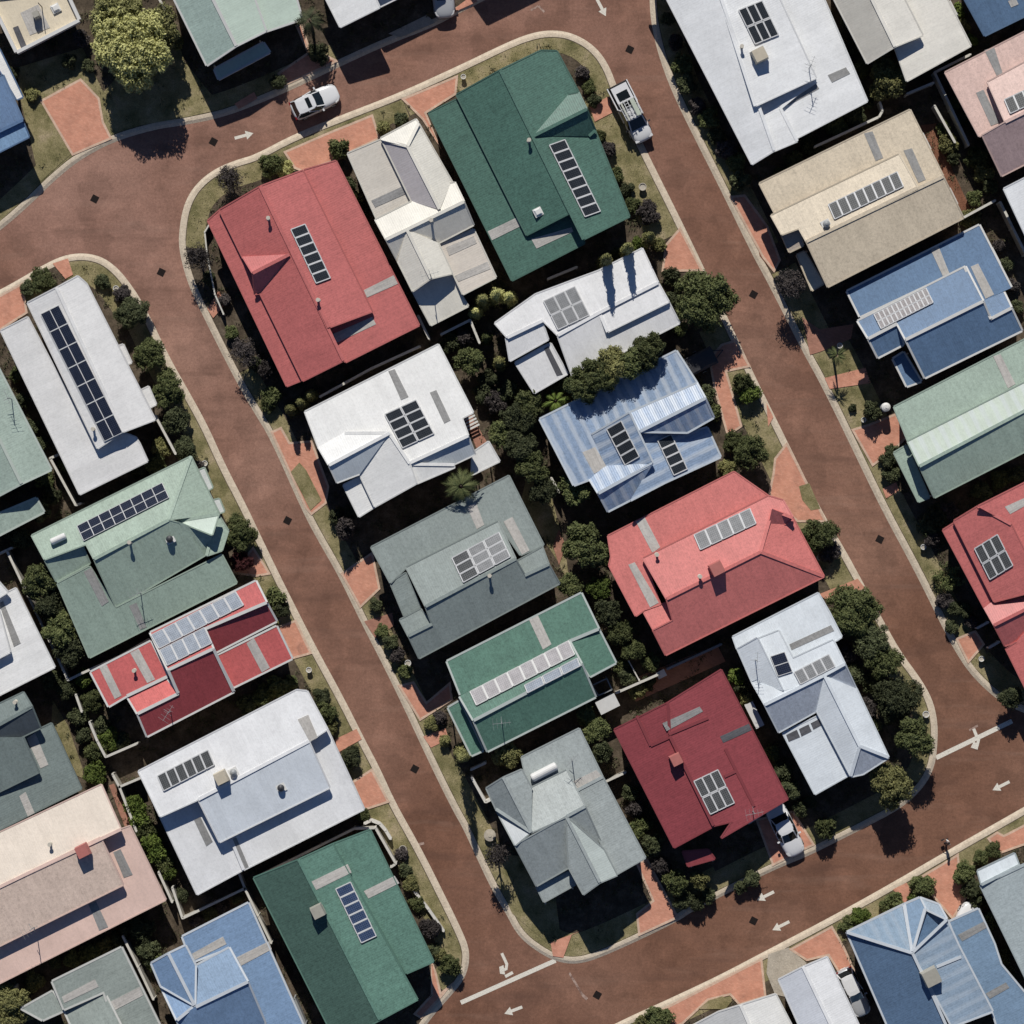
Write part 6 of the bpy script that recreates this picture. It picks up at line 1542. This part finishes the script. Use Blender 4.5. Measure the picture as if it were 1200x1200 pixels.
for (r0, z0), (r1, z1) in zip([(.108, 1.60), (.118, 1.66), (.105, 1.72), (.06, 1.765)], [(.118, 1.66), (.105, 1.72), (.06, 1.765), (.005, 1.78)]):
    for k in range(n):
        a, b = 6.2832 * k / n, 6.2832 * (k + 1) / n
        P_ = lambda r, a, z: (.045 + r * math.cos(a), r * .88 * math.sin(a), z if math.cos(a) < .45 or z > 1.67 else 1.67)
        mb.face([P_(r0, a, z0), P_(r0, b, z0), P_(r1, b, z1), P_(r1, a, z1)])
hr = mb.build('hair', M['hair'], None, True); hr.parent = per
# dark shopping bag carried in the right hand, a little ahead of the person
mb = MB(); loft(mb, [[Vector((x * s, y * s2, z)) for x, y in ((-.15, -.05), (.15, -.05), (.15, .05), (-.15, .05))] for z, s, s2 in ((.50, .92, .8), (.58, 1.05, 1.3), (.74, .95, .7))])
mb.bar((-.10, 0, .735), (-.02, 0, .855), .02); mb.bar((.10, 0, .735), (.02, 0, .855), .02); mb.bar((-.03, 0, .855), (.03, 0, .855), .022)
Rm = Matrix.Translation((pp.x, pp.y, 0)) @ Matrix.Rotation(math.radians(205), 4, 'Z') @ Matrix.Translation((.262, -.262, -.012))
mb.v = [Rm @ v for v in mb.v]
bg = mb.build('bag', M['plastic']); tag(bg, 'dark carry bag held by the person walking on the road', 'bag')

# ------------------------------------------------------------------ light, sky, camera
sun_dir = Vector((-.13, 1.0, .79)).normalized()       # towards the sun
el = math.asin(sun_dir.z); az = math.atan2(sun_dir.x, sun_dir.y)
sd = bpy.data.lights.new('sun', 'SUN'); sd.energy = 5.0; sd.angle = math.radians(.5); sd.color = (1.0, .965, .90)
so = bpy.data.objects.new('sun', sd); COL.objects.link(so); so.rotation_euler = (-sun_dir).to_track_quat('-Z', 'Y').to_euler(); so.location = (0, 60, 120)
wd = bpy.data.worlds.new('World'); S.world = wd; wd.use_nodes = True
nt = wd.node_tree; bgn = nt.nodes['Background']; sk = nt.nodes.new('ShaderNodeTexSky'); sk.sky_type = 'NISHITA'; sk.sun_disc = False
sk.sun_elevation = el; sk.sun_rotation = az; sk.air_density = .45; sk.dust_density = 0.0; sk.ozone_density = 3.0; sk.altitude = 1500
nt.links.new(sk.outputs[0], bgn.inputs['Color']); bgn.inputs['Strength'].default_value = .105
cam = bpy.data.cameras.new('camera'); co = bpy.data.objects.new('camera', cam); COL.objects.link(co)
co.location = (0, 0, H); co.rotation_euler = (0, 0, 0)
cam.sensor_width = 36; cam.lens = 18 / ((600 / PX) / H); cam.clip_end = 12000; cam.clip_start = 1
S.camera = co
S.view_settings.view_transform = 'Standard'; S.view_settings.look = 'None'; S.view_settings.exposure = -.36; S.view_settings.gamma = 1.0
